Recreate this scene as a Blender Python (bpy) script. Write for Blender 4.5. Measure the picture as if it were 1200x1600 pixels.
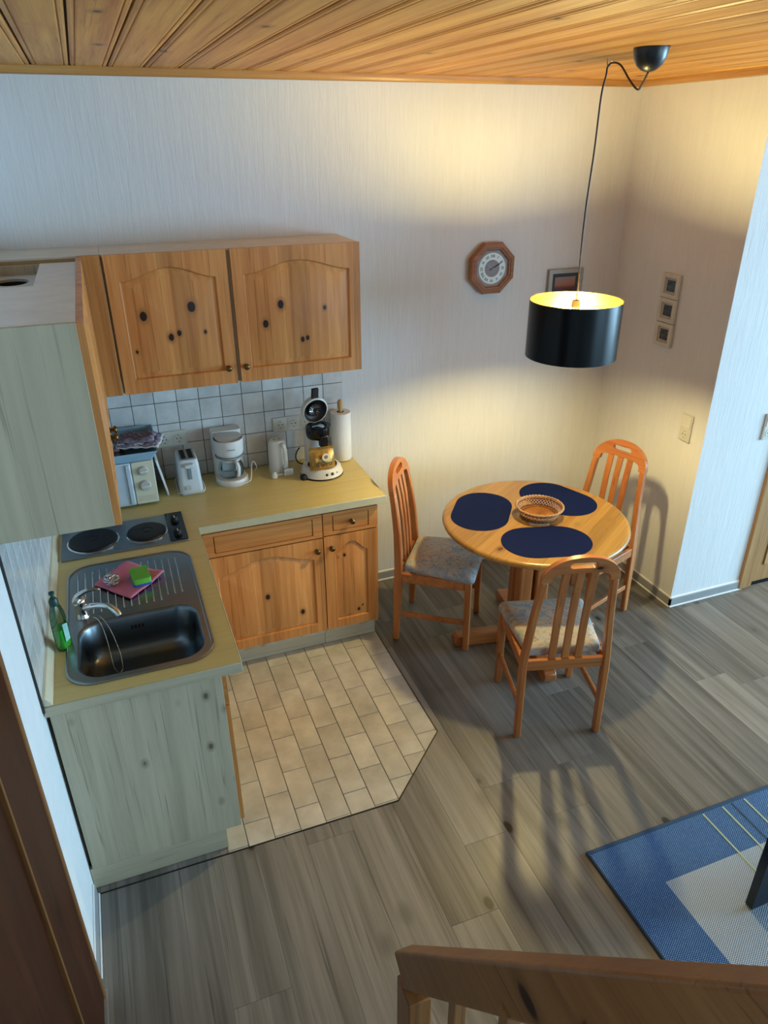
import bpy, bmesh, math, random
from math import pi, sin, cos, radians
from mathutils import Vector, Matrix, geometry
random.seed(7)
for o in list(bpy.data.objects): bpy.data.objects.remove(o, do_unlink=True)
S = bpy.context.scene
COL = S.collection

# ------------------------------------------------------------------ camera
YAW, PITCH, ROLL = 0.3607, 0.4738, -0.0060
F = Vector((sin(YAW)*cos(PITCH), cos(YAW)*cos(PITCH), -sin(PITCH)))
RT = Vector((cos(YAW), -sin(YAW), 0.0))
UP = RT.cross(F)
R2 = RT*cos(ROLL) + UP*sin(ROLL)
U2 = -RT*sin(ROLL) + UP*cos(ROLL)
cam = bpy.data.cameras.new('camera')
cam.sensor_fit = 'VERTICAL'; cam.sensor_height = 24.0
cam.lens = 1131.4*24.0/1600.0
cam.clip_start = 0.02; cam.clip_end = 60
camo = bpy.data.objects.new('camera', cam); COL.objects.link(camo)
m = Matrix((( R2.x, U2.x, -F.x, 0.3946), (R2.y, U2.y, -F.y, -3.660), (R2.z, U2.z, -F.z, 2.4809), (0, 0, 0, 1)))
camo.matrix_world = m
S.camera = camo

# ------------------------------------------------------------------ light
W = bpy.data.worlds.new('world'); S.world = W; W.use_nodes = True
bg = W.node_tree.nodes['Background']
bg.inputs[0].default_value = (0.50, 0.72, 1.0, 1); bg.inputs[1].default_value = 0.6
XFAR, YFRONT = 8.4, -6.2                      # window wall, wall behind the stair
WIN = (-5.0, -1.5, 0.45, 2.40)               # window opening in that wall: y0, y1, z0, z1
la = bpy.data.lights.new('window_daylight', 'AREA'); la.shape = 'RECTANGLE'
la.size = WIN[3]-WIN[2]; la.size_y = WIN[1]-WIN[0]
la.energy = 660; la.color = (0.42, 0.74, 1.0)
lo = bpy.data.objects.new('window_daylight', la); COL.objects.link(lo)
lo.location = (XFAR+0.02, (WIN[0]+WIN[1])/2, (WIN[2]+WIN[3])/2)
lo.rotation_euler = (0, radians(90), 0)       # shines towards -x
WIN2 = (4.2, 7.2, 0.45, 2.40)                 # unseen window added for blue fill, wall behind the stair: x0, x1, z0, z1
lb = bpy.data.lights.new('added_fill_daylight', 'AREA'); lb.shape = 'RECTANGLE'  # daylight fill added through the unseen second window
lb.size = WIN2[1]-WIN2[0]; lb.size_y = WIN2[3]-WIN2[2]
lb.energy = 140; lb.color = (0.42, 0.74, 1.0)
lbo = bpy.data.objects.new('added_fill_daylight', lb); COL.objects.link(lbo)
lbo.location = ((WIN2[0]+WIN2[1])/2, YFRONT-0.02, (WIN2[2]+WIN2[3])/2)
lbo.rotation_euler = (radians(90), 0, 0)      # shines towards +y
S.view_settings.view_transform = 'Standard'; S.view_settings.look = 'None'
S.view_settings.gamma = 1.0; S.view_settings.use_curve_mapping = False
S.view_settings.exposure = 0.0
LAMP_STRENGTH = 1650.0
S.cycles.use_denoising = True
S.cycles.max_bounces = 8; S.cycles.diffuse_bounces = 5; S.cycles.transmission_bounces = 8
S.cycles.caustics_reflective = False; S.cycles.caustics_refractive = False
S.cycles.sample_clamp_indirect = 6.0

# ------------------------------------------------------------------ helpers: materials
def lin(h):
    h = h.lstrip('#'); c = [int(h[i:i+2], 16)/255 for i in (0, 2, 4)]
    return tuple((x/12.92 if x <= .04045 else ((x+.055)/1.055)**2.4) for x in c) + (1.0,)
MATS = {}
class NT:
    def __init__(s, name):
        s.m = bpy.data.materials.new(name); s.m.use_nodes = True
        s.t = s.m.node_tree; s.b = s.t.nodes['Principled BSDF']
    def n(s, typ, **kw):
        nd = s.t.nodes.new(typ)
        for k, v in kw.items():
            if k == 'inp':
                for i, val in v.items(): nd.inputs[i].default_value = val
            else: setattr(nd, k, v)
        return nd
    def l(s, a, b): s.t.links.new(a, b)
    def math(s, op, a, b=None, c=None, clamp=False):
        nd = s.n('ShaderNodeMath', operation=op, use_clamp=clamp)
        for i, v in enumerate((a, b, c)):
            if v is None: continue
            if isinstance(v, (int, float)): nd.inputs[i].default_value = v
            else: s.l(v, nd.inputs[i])
        return nd.outputs[0]
    def mix(s, fac, a, b, mode='MIX'):
        nd = s.n('ShaderNodeMix', data_type='RGBA', blend_type=mode)
        for i, v in ((0, fac), (6, a), (7, b)):
            if isinstance(v, (int, float)): nd.inputs[i].default_value = v
            elif isinstance(v, tuple): nd.inputs[i].default_value = v
            else: s.l(v, nd.inputs[i])
        return nd.outputs[2]
    def coord(s, scale=(1, 1, 1), loc=(0, 0, 0), rot=(0, 0, 0), gen=None):
        tc = s.n('ShaderNodeTexCoord'); mp = s.n('ShaderNodeMapping')
        s.l(tc.outputs[gen or 'Object'], mp.inputs[0])
        mp.inputs['Scale'].default_value = scale; mp.inputs['Location'].default_value = loc
        mp.inputs['Rotation'].default_value = rot
        return mp.outputs[0]
    def noise(s, vec, scale=1.0, detail=4, rough=.55, dist=0):
        nd = s.n('ShaderNodeTexNoise'); s.l(vec, nd.inputs['Vector'])
        nd.inputs['Scale'].default_value = scale; nd.inputs['Detail'].default_value = detail
        nd.inputs['Roughness'].default_value = rough; nd.inputs['Distortion'].default_value = dist
        return nd.outputs[0]
    def ramp(s, fac, stops):
        nd = s.n('ShaderNodeValToRGB'); s.l(fac, nd.inputs[0])
        e = nd.color_ramp.elements
        while len(e) < len(stops): e.new(0.5)
        for i, (p, c) in enumerate(stops): e[i].position = p; e[i].color = c
        return nd.outputs[0]
    def rng(s, v, a, b, c=0.0, d=1.0, smooth=False):
        nd = s.n('ShaderNodeMapRange'); s.l(v, nd.inputs[0])
        if smooth: nd.interpolation_type = 'SMOOTHSTEP'
        for i, x in enumerate((a, b, c, d)): nd.inputs[i+1].default_value = x
        return nd.outputs[0]
    def bump(s, h, strength=.3, dist=.01):
        nd = s.n('ShaderNodeBump'); s.l(h, nd.inputs['Height'])
        nd.inputs['Strength'].default_value = strength; nd.inputs['Distance'].default_value = dist
        s.l(nd.outputs[0], s.b.inputs['Normal'])
    def col(s, c):
        if isinstance(c, tuple): s.b.inputs['Base Color'].default_value = c
        else: s.l(c, s.b.inputs['Base Color'])
    def set(s, **kw):
        for k, v in kw.items(): s.b.inputs[k.replace('_', ' ')].default_value = v

def plain(name, hexc, rough=.5, metal=0, spec=.5, mottled=0.06, **kw):
    if name in MATS: return MATS[name]
    t = NT(name); c = lin(hexc)
    if mottled:
        nz = t.noise(t.coord((1, 1, 1)), 14, 3)
        d = tuple(x*(1-mottled) for x in c[:3])+(1,); e = tuple(min(1, x*(1+mottled)) for x in c[:3])+(1,)
        t.col(t.ramp(nz, [(.3, d), (.7, e)]))
    else: t.col(c)
    t.set(Roughness=rough, Metallic=metal); t.b.inputs['Specular IOR Level'].default_value = spec
    for k, v in kw.items(): t.b.inputs[k].default_value = v
    MATS[name] = t.m; return t.m

def wood(name, dark, light, axis='z', knots=(), rnd_knots=0.0, stave=None, rough=.42, contrast=1.0, coat=.08, spec=.35,
         knotcol='3a1a08', fine=38, per_object=.0, gap=0.15):
    """grain runs along axis; knots = (x,y,z,r) in object coordinates"""
    if name in MATS: return MATS[name]
    t = NT(name)
    ai = 'xyz'.index(axis)
    def st(a, b): v = [a, a, a]; v[ai] = b; return tuple(v)
    oi = t.n('ShaderNodeObjectInfo')
    off = t.n('ShaderNodeVectorMath', operation='SCALE')
    cmb = t.n('ShaderNodeCombineXYZ')
    t.l(oi.outputs['Random'], cmb.inputs[0]); t.l(oi.outputs['Random'], cmb.inputs[1]); t.l(oi.outputs['Random'], cmb.inputs[2])
    t.l(cmb.outputs[0], off.inputs[0]); off.inputs['Scale'].default_value = 37.0 if per_object else 0.0
    def vec(a, b):
        c = t.coord(st(a, b)); ad = t.n('ShaderNodeVectorMath', operation='ADD')
        t.l(c, ad.inputs[0]); t.l(off.outputs[0], ad.inputs[1]); return ad.outputs[0]
    g1 = t.noise(vec(fine, fine*.035), 1.0, 6, .62, .35)
    g2 = t.noise(vec(7, .5), 1.0, 3, .5, .6)
    fac = t.math('ADD', t.math('MULTIPLY', g1, .55), t.math('MULTIPLY', g2, .45))
    c0, c1 = lin(dark), lin(light)
    mid = tuple((a+b)/2 for a, b in zip(c0, c1))
    w = .17/contrast
    base = t.ramp(fac, [(.5-w, c0), (.5, mid), (.5+w, c1)])
    g3 = t.noise(vec(fine*3.2, fine*.05), 1.0, 3, .6, .8)
    base = t.mix(t.rng(g3, .42, .30, 0, .55*contrast, True), base, tuple(x*.45 for x in c0[:3])+(1,))
    if stave:
        sa, sw = stave
        tc = t.n('ShaderNodeTexCoord'); sp = t.n('ShaderNodeSeparateXYZ'); t.l(tc.outputs['Object'], sp.inputs[0])
        fl = t.math('FLOOR', t.math('DIVIDE', sp.outputs['xyz'.index(sa)], sw))
        wn = t.n('ShaderNodeTexWhiteNoise', noise_dimensions='1D'); t.l(t.math('ADD', fl, .5), wn.inputs['W'])
        v = t.rng(wn.outputs[0], 0, 1, .80, 1.12)
        hs = t.n('ShaderNodeHueSaturation'); t.l(base, hs.inputs['Color']); t.l(v, hs.inputs['Value']); base = hs.outputs[0]
    if per_object:
        hs = t.n('ShaderNodeHueSaturation'); t.l(base, hs.inputs['Color'])
        t.l(t.rng(oi.outputs['Random'], 0, 1, 1-per_object, 1+per_object), hs.inputs['Value']); base = hs.outputs[0]
    kc = lin(knotcol); halo = tuple(x*.62 for x in mid[:3])+(1,)
    kf = None
    if rnd_knots:
        vo = t.n('ShaderNodeTexVoronoi'); t.l(vec(rnd_knots*2, rnd_knots*1.2), vo.inputs['Vector'])
        vo.inputs['Scale'].default_value = 1.0
        sep = t.n('ShaderNodeSeparateColor'); t.l(vo.outputs['Color'], sep.inputs[0])
        gate = t.math('GREATER_THAN', sep.outputs[0], 1-gap*2.2)
        base = t.mix(t.math('MULTIPLY', gate, t.rng(vo.outputs['Distance'], .13, .30, .7, 0, True)), base, halo)
        base = t.mix(t.math('MULTIPLY', gate, t.rng(vo.outputs['Distance'], .08, .14, 1, 0, True)), base, kc)
    if knots:
        tc = t.n('ShaderNodeTexCoord')
        for (x, y, z, r) in knots:
            sb = t.n('ShaderNodeVectorMath', operation='SUBTRACT'); t.l(tc.outputs['Object'], sb.inputs[0])
            sb.inputs[1].default_value = (x, y, z)
            ml = t.n('ShaderNodeVectorMath', operation='MULTIPLY'); t.l(sb.outputs[0], ml.inputs[0])
            f = [1.0, 1.0, 1.0]; f[ai] = .72
            ml.inputs[1].default_value = f
            ln = t.n('ShaderNodeVectorMath', operation='LENGTH'); t.l(ml.outputs[0], ln.inputs[0])
            d = t.math('ADD', ln.outputs['Value'], t.math('MULTIPLY', t.math('SUBTRACT', g1, .5), r*.5))
            base = t.mix(t.rng(d, r*1.0, r*2.6, .75, 0, True), base, halo)
            base = t.mix(t.rng(d, r*.9, r*1.2, 1, 0, True), base, kc)
    t.col(base); t.set(Roughness=rough); t.b.inputs['Specular IOR Level'].default_value = spec
    t.b.inputs['Coat Weight'].default_value = coat; t.b.inputs['Coat Roughness'].default_value = .25
    t.bump(g1, .08, .003)
    MATS[name] = t.m; return t.m

def wallpaper(name, hexc, vertical='z'):
    t = NT(name)
    c = lin(hexc)
    n1 = t.noise(t.coord((85, 85, 7)), 1.0, 5, .6, .8)
    n2 = t.noise(t.coord((30, 30, 2.2)), 1.0, 3, .5, .5)
    h = t.math('ADD', t.math('MULTIPLY', n1, .6), t.math('MULTIPLY', n2, .5))
    t.col(t.ramp(h, [(.35, tuple(x*.93 for x in c[:3])+(1,)), (.7, c)]))
    t.set(Roughness=.85); t.b.inputs['Specular IOR Level'].default_value = .2
    t.bump(h, .55, .006)
    MATS[name] = t.m; return t.m

def tilemat(name, a, b, rough=.25, scale=9):
    t = NT(name)
    oi = t.n('ShaderNodeObjectInfo')
    cmb = t.n('ShaderNodeCombineXYZ')
    for i in range(3): t.l(oi.outputs['Random'], cmb.inputs[i])
    ad = t.n('ShaderNodeVectorMath', operation='MULTIPLY_ADD'); t.l(cmb.outputs[0], ad.inputs[0])
    ad.inputs[1].default_value = (50, 50, 50); t.l(t.coord(), ad.inputs[2])
    nz = t.noise(ad.outputs[0], scale, 4, .6)
    base = t.ramp(nz, [(.25, lin(a)), (.75, lin(b))])
    hs = t.n('ShaderNodeHueSaturation'); t.l(base, hs.inputs['Color'])
    t.l(t.rng(oi.outputs['Random'], 0, 1, .90, 1.08), hs.inputs['Value'])
    t.col(hs.outputs[0]); t.set(Roughness=rough)
    MATS[name] = t.m; return t.m

# ------------------------------------------------------------------ helpers: meshes
class MB:
    def __init__(s): s.v = []; s.f = []
    def add(s, vs, fs):
        o = len(s.v); s.v += [tuple(v) for v in vs]; s.f += [tuple(i+o for i in f) for f in fs]; return s
    def box(s, x0, x1, y0, y1, z0, z1):
        x0, x1 = min(x0, x1), max(x0, x1); y0, y1 = min(y0, y1), max(y0, y1); z0, z1 = min(z0, z1), max(z0, z1)
        return s.add([(x0,y0,z0),(x1,y0,z0),(x1,y1,z0),(x0,y1,z0),(x0,y0,z1),(x1,y0,z1),(x1,y1,z1),(x0,y1,z1)],
              [(0,3,2,1),(4,5,6,7),(0,1,5,4),(1,2,6,5),(2,3,7,6),(3,0,4,7)])
    def prism(s, outer, a, b, holes=(), tf=None):
        """extrude a 2D outline (CCW) with holes from height a to b; tf maps (u,v,h)->xyz"""
        tf = tf or (lambda u, v, h: (u, v, h))
        loops = [list(outer)]+[list(h) for h in holes]
        tri = geometry.tessellate_polygon([[Vector((p[0], p[1], 0)) for p in lp] for lp in loops])
        flat = [p for lp in loops for p in lp]; n = len(flat)
        vs = [tf(p[0], p[1], b) for p in flat]+[tf(p[0], p[1], a) for p in flat]
        fs = []
        for t in tri:
            p, q, r = (flat[i] for i in t)
            ar = (q[0]-p[0])*(r[1]-p[1])-(q[1]-p[1])*(r[0]-p[0])
            t = tuple(t) if ar > 0 else tuple(reversed(t))
            fs.append(t); fs.append(tuple(i+n for i in reversed(t)))
        k = 0
        for li, lp in enumerate(loops):
            c = len(lp)
            area = sum(lp[i][0]*lp[(i+1) % c][1]-lp[(i+1) % c][0]*lp[i][1] for i in range(c))
            ccw = (area > 0) == (li == 0)
            for i in range(c):
                j = (i+1) % c
                q = (k+i, k+i+n, k+j+n, k+j)
                fs.append(q if ccw else tuple(reversed(q)))
            k += c
        return s.add(vs, fs)
    def loft(s, loops, cap0=True, cap1=True, closed=True):
        n = len(loops[0]); vs = [p for lp in loops for p in lp]; fs = []
        for k in range(len(loops)-1):
            for i in range(n if closed else n-1):
                j = (i+1) % n
                fs.append((k*n+i, k*n+j, (k+1)*n+j, (k+1)*n+i))
        if cap0: fs.append(tuple(reversed(range(n))))
        if cap1: fs.append(tuple(range((len(loops)-1)*n, len(loops)*n)))
        return s.add(vs, fs)
    def lathe(s, prof, n=28, c=(0, 0, 0), tf=None, cap0=True, cap1=True):
        lp = []
        for r, z in prof:
            ring = [(c[0]+r*cos(2*pi*i/n), c[1]+r*sin(2*pi*i/n), c[2]+z) for i in range(n)]
            lp.append([tf(*p) for p in ring] if tf else ring)
        return s.loft(lp, cap0, cap1)
    def tube(s, path, r, n=8, cap=True, closed=False):
        P = [Vector(p) for p in path]; rad = r if isinstance(r, (list, tuple)) else [r]*len(P)
        lp = []; nrm = None
        for i, p in enumerate(P):
            if closed: d = P[(i+1) % len(P)]-P[i-1]
            else: d = (P[min(i+1, len(P)-1)]-P[max(i-1, 0)])
            d = d.normalized() if d.length > 1e-9 else Vector((0, 0, 1))
            if nrm is None:
                nrm = d.cross(Vector((0, 0, 1)) if abs(d.z) < .9 else Vector((1, 0, 0))).normalized()
            else:
                nrm = (nrm-d*nrm.dot(d)); nrm = nrm.normalized()
            b = d.cross(nrm)
            lp.append([tuple(p+(nrm*cos(2*pi*k/n)+b*sin(2*pi*k/n))*rad[i]) for k in range(n)])
        if closed: lp.append(lp[0]); return s.loft(lp, False, False)
        return s.loft(lp, cap, cap)
    def bar(s, path, w, h, side=None):
        """rectangular bar along path; w across 'side' direction, h along the other"""
        P = [Vector(p) for p in path]; lp = []
        for i, p in enumerate(P):
            d = (P[min(i+1, len(P)-1)]-P[max(i-1, 0)]).normalized()
            sd = Vector(side or (1, 0, 0)); sd = (sd-d*sd.dot(d)).normalized(); u = d.cross(sd)
            ww = w[i] if isinstance(w, (list, tuple)) else w; hh = h[i] if isinstance(h, (list, tuple)) else h
            lp.append([tuple(p+sd*a*ww/2+u*b*hh/2) for a, b in ((-1, -1), (1, -1), (1, 1), (-1, 1))])
        return s.loft(lp)
    def xf(s, M):
        s.v = [tuple(M @ Vector(v)) for v in s.v]; return s
    def mesh(s, name, smooth=None):
        me = bpy.data.meshes.new(name); me.from_pydata(s.v, [], s.f)
        bm = bmesh.new(); bm.from_mesh(me); bmesh.ops.recalc_face_normals(bm, faces=bm.faces); bm.to_mesh(me); bm.free()
        if smooth is not None:
            for p in me.polygons: p.use_smooth = True
            me.set_sharp_from_angle(angle=radians(smooth))
        me.update(); return me
    def obj(s, name, mat, parent=None, smooth=None, bevel=0, seg=2, loc=(0, 0, 0), rot=(0, 0, 0), sub=0):
        me = s.mesh(name, smooth if smooth is not None else (35 if bevel else None))
        return link(name, me, mat, parent, bevel, seg, loc, rot, sub)

def link(name, me, mat, parent=None, bevel=0, seg=2, loc=(0, 0, 0), rot=(0, 0, 0), sub=0):
    if mat is not None and not me.materials: me.materials.append(mat)
    o = bpy.data.objects.new(name, me); COL.objects.link(o)
    o.location = loc; o.rotation_euler = rot
    if parent: o.parent = parent
    if bevel:
        b = o.modifiers.new('bevel', 'BEVEL'); b.width = bevel; b.segments = seg; b.limit_method = 'ANGLE'; b.angle_limit = radians(40)
        b.harden_normals = False
    if sub:
        b = o.modifiers.new('subdivision', 'SUBSURF'); b.levels = sub; b.render_levels = sub
    return o
def tag(o, label=None, cat=None, group=None, kind=None):
    if label: o['label'] = label
    if cat: o['category'] = cat
    if group: o['group'] = group
    if kind: o['kind'] = kind
    return o
def thing(name, label, cat, loc=(0, 0, 0), rotz=0, group=None):
    o = bpy.data.objects.new(name, None); COL.objects.link(o); o.empty_display_size = .05
    o.location = loc; o.rotation_euler = (0, 0, rotz)
    return tag(o, label, cat, group)
def struct(name, mb, mat, label, **kw):
    o = mb.obj(name, mat, **kw); tag(o, label, kind='structure'); return o
def copy_tree(o, parent=None):
    c = o.copy(); COL.objects.link(c); c.parent = parent
    for ch in list(o.children): copy_tree(ch, c)
    return c
def rrect(x0, x1, y0, y1, r, n=6):
    pts = []
    for cx, cy, a0 in ((x1-r, y1-r, 0), (x0+r, y1-r, 90), (x0+r, y0+r, 180), (x1-r, y0+r, 270)):
        for i in range(n+1):
            a = radians(a0+90*i/n); pts.append((cx+r*cos(a), cy+r*sin(a)))
    return pts
def lettering(name, text, size, mat, parent, M, extrude=.0003, align='CENTER'):
    cu = bpy.data.curves.new(name, 'FONT'); cu.body = text; cu.size = size; cu.extrude = extrude
    cu.offset = size*.012; cu.align_x = align; cu.align_y = 'CENTER'; cu.resolution_u = 3
    to = bpy.data.objects.new(name, cu); COL.objects.link(to)
    dg = bpy.context.evaluated_depsgraph_get(); dg.update()
    me = bpy.data.meshes.new_from_object(to.evaluated_get(dg)); bpy.data.objects.remove(to, do_unlink=True)
    me.transform(M); me.materials.clear()
    return link(name, me, mat, parent)
def bez(p0, p1, p2, p3, n=10):
    out = []
    for i in range(n+1):
        t = i/n; a = (1-t)**3; b = 3*t*(1-t)**2; c = 3*t*t*(1-t); d = t**3
        out.append(tuple(a*w+b*x+c*y+d*z for w, x, y, z in zip(p0, p1, p2, p3)))
    return out

# ------------------------------------------------------------------ materials
M_wall = wallpaper('white_wallpaper', 'd9d9d9')
M_plaster = plain('white_plaster', 'dcdcdc', .85, mottled=.03)
M_ceil = wood('ceiling_pine', 'a4601f', 'e0a950', 'y', rnd_knots=4.0, gap=.10, per_object=.10, knotcol='5a2c0e', contrast=.9, rough=.45, coat=.0, spec=.25)
M_groove = plain('ceiling_groove_brown', '4a2810', .8)
M_trim = wood('trim_pine', '98622f', 'c49455', 'x', rnd_knots=3, gap=.1, rough=.4)
M_trimy = wood('trim_pine_y', '98622f', 'c49455', 'y', rnd_knots=3, gap=.1, rough=.4)
M_plank = wood('laminate_grey_oak', '4b4844', '98948f', 'y', rnd_knots=3.2, gap=.16, per_object=.11, knotcol='2c2620', contrast=.85, rough=.45, coat=.1, fine=24)
M_dark = plain('shadow_gap_black', '15120f', .9, mottled=0)
M_grout = plain('tile_grout_dark', '3c342c', .9)
M_grout2 = plain('tile_grout_grey', '5b564e', .9)
M_ftile = tilemat('floor_tile_cream', 'a4a096', 'd0ccc2', .32, 7)
M_wtile = tilemat('wall_tile_white', 'b9b6b4', 'd9d8d6', .18, 10)
M_base = plain('baseboard_grey', '8f8f90', .5)
M_white = plain('white_paint_strip', 'dadada', .5)
M_melam = wood('pale_pine_laminate', 'a59a82', 'c3b89f', 'z', rnd_knots=7.0, gap=.16, knotcol='6a614a', contrast=1.15, fine=30, rough=.5, coat=0)
M_melamx = wood('pale_pine_laminate_x', 'a59a82', 'c3b89f', 'x', rnd_knots=4, gap=.12, knotcol='6a614a', contrast=.75, rough=.5, coat=0)
M_edge = plain('worktop_edge_cream', 'b5ab8c', .45)
M_work = wood('worktop_beech', 'c0b072', 'd8c98c', 'x', fine=22, contrast=.4, rough=.32, coat=.1)
M_cabtop = plain('cabinet_top_offwhite', 'd3cec3', .6)
M_pine = wood('cabinet_pine', 'a5602a', 'd49556', 'z', rnd_knots=2.2, gap=.06, stave=('x', .07), rough=.42, coat=.06)
M_pinex = wood('cabinet_pine_rail', 'a5602a', 'd49556', 'x', rough=.42, coat=.06)
M_brass = plain('antique_brass', '6d5636', .35, 1.0)
M_steel = plain('brushed_steel', '9fa2a5', .28, 1.0, mottled=.04)
M_chrome = plain('chrome', 'd5d8da', .08, 1.0, mottled=0)
M_blackgl = plain('black_gloss_plastic', '08080a', .15, mottled=0)
M_blackmt = plain('black_matte', '0d0d0e', .55)
M_iron = plain('cast_iron_plate', '17161a', .5, .2)
M_plast = plain('white_plastic', 'd8d8d6', .35, mottled=.02)
M_plastb = plain('cool_white_plastic', 'c7cfd3', .35, mottled=.02)
M_creamp = plain('cream_plastic', 'cfc9b2', .4, mottled=.02)
M_socket = plain('socket_cream', 'c9c5ba', .4, mottled=.02)
M_hole = plain('socket_hole', '2c2a28', .6, mottled=0)
M_chair = wood('chair_pine', '985327', 'c27e45', 'z', rnd_knots=5.5, gap=.10, rough=.35, coat=.35, knotcol='2d1208', per_object=.06)
M_chairx = wood('chair_pine_x', '985327', 'c27e45', 'x', rnd_knots=5, gap=.10, rough=.35, coat=.35, knotcol='2d1208', per_object=.06)
M_table = wood('table_pine', '97692f', 'b99250', 'y', rnd_knots=4.5, gap=.1, stave=('x', .095), rough=.3, coat=.4, knotcol='6a3712')
M_rail = wood('railing_pine', '7d4c28', '9c6a3e', 'y', rnd_knots=3.4, gap=.12, rough=.4, coat=.2, knotcol='2a130a')
M_brown = wood('brown_door_wood', '2a1208', '452110', 'z', rnd_knots=3.0, gap=.12, rough=.5, coat=.0, spec=.15, knotcol='1d0c05')
M_door2 = wood('door_pine', '8d6238', 'b58a58', 'z', rnd_knots=2.5, gap=.1, rough=.45)
M_gold = plain('shade_gold_foil', 'd2a640', .35, .9, mottled=.03)
M_navy = plain('placemat_navy', '0e1c4c', .8, spec=.08)

def glass(name, hexc, rough=.02, ior=1.45):
    t = NT(name); t.col(lin(hexc)); t.set(Roughness=rough, IOR=ior); t.b.inputs['Transmission Weight'].default_value = 1.0
    MATS[name] = t.m; return t.m
def emit(name, hexc, strength):
    t = NT(name); t.col(lin(hexc)); t.b.inputs['Emission Color'].default_value = lin(hexc)
    t.b.inputs['Emission Strength'].default_value = strength; MATS[name] = t.m; return t.m
def clear(name, hexc, gloss=.12, rough=.05):
    t = NT(name); t.t.nodes.remove(t.b)
    out = [n for n in t.t.nodes if n.type == 'OUTPUT_MATERIAL'][0]
    tr = t.n('ShaderNodeBsdfTransparent'); tr.inputs[0].default_value = lin(hexc)
    gl = t.n('ShaderNodeBsdfGlossy'); gl.inputs['Roughness'].default_value = rough
    fr = t.n('ShaderNodeFresnel'); fr.inputs[0].default_value = 1.4
    mx = t.n('ShaderNodeMixShader'); t.l(t.math('ADD', fr.outputs[0], gloss*.4), mx.inputs[0])
    t.l(tr.outputs[0], mx.inputs[1]); t.l(gl.outputs[0], mx.inputs[2]); t.l(mx.outputs[0], out.inputs[0])
    MATS[name] = t.m; return t.m

# ------------------------------------------------------------------ the setting
CEIL = 2.755; XR = 3.2507; YP = -0.902
H = 2.80
struct('wall_back', MB().box(-.15, XR+.0, 0, .15, -.06, H), M_wall, 'white textured wallpaper wall behind the kitchen and table')
struct('wall_left', MB().box(-.15, 0, YFRONT, 0, -.06, H), M_plaster, 'white wall beside the sink')
# the solid block right of the dining corner shows two faces: built as two walls
struct('wall_right', MB().box(XR, XR+.12, YP+.12, .15, -.06, H), M_wall, 'white wallpaper wall right of the dining table')
wp = struct('wall_passage', MB().box(XR, 3.785, YP, YP+.12, -.06, H).box(4.70, XFAR+.15, YP, YP+.12, -.06, H).box(3.785, 4.70, YP, YP+.12, 2.06, H), M_wall, 'wallpapered wall with the door beside the dining corner')
wf = MB()
wf.box(XFAR, XFAR+.15, YFRONT, WIN[0], -.06, H).box(XFAR, XFAR+.15, WIN[1], YP, -.06, H)
wf.box(XFAR, XFAR+.15, WIN[0], WIN[1], -.06, WIN[2]).box(XFAR, XFAR+.15, WIN[0], WIN[1], WIN[3], H)
struct('wall_window', wf, M_plaster, 'white wall with the big window')
struct('wall_front', MB().box(-.15, WIN2[0], YFRONT-.15, YFRONT, -.06, H).box(WIN2[1], XFAR+.15, YFRONT-.15, YFRONT, -.06, H).box(WIN2[0], WIN2[1], YFRONT-.15, YFRONT, -.06, WIN2[2]).box(WIN2[0], WIN2[1], YFRONT-.15, YFRONT, WIN2[3], H), M_plaster, 'white wall at the stair end')
wn = MB()
for y in (WIN[0], (WIN[0]*2+WIN[1])/3, (WIN[0]+2*WIN[1])/3, WIN[1]-.06): wn.box(XFAR+.04, XFAR+.10, y, y+.06, WIN[2], WIN[3])
wn.box(XFAR+.04, XFAR+.10, WIN[0], WIN[1], WIN[2], WIN[2]+.06).box(XFAR+.04, XFAR+.10, WIN[0], WIN[1], WIN[3]-.06, WIN[3])
struct('window_1', wn, M_white, 'white framed window with three lights', bevel=.004)

w2 = MB()  # frame of the unseen window added for fill light
for x in (WIN2[0], (WIN2[0]+WIN2[1])/2-.03, WIN2[1]-.06): w2.box(x, x+.06, YFRONT-.10, YFRONT-.04, WIN2[2], WIN2[3])
w2.box(WIN2[0], WIN2[1], YFRONT-.10, YFRONT-.04, WIN2[2], WIN2[2]+.06).box(WIN2[0], WIN2[1], YFRONT-.10, YFRONT-.04, WIN2[3]-.06, WIN2[3])
struct('window_2_added', w2, M_white, 'unseen white framed window added for fill light behind the stair', bevel=.004)
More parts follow.
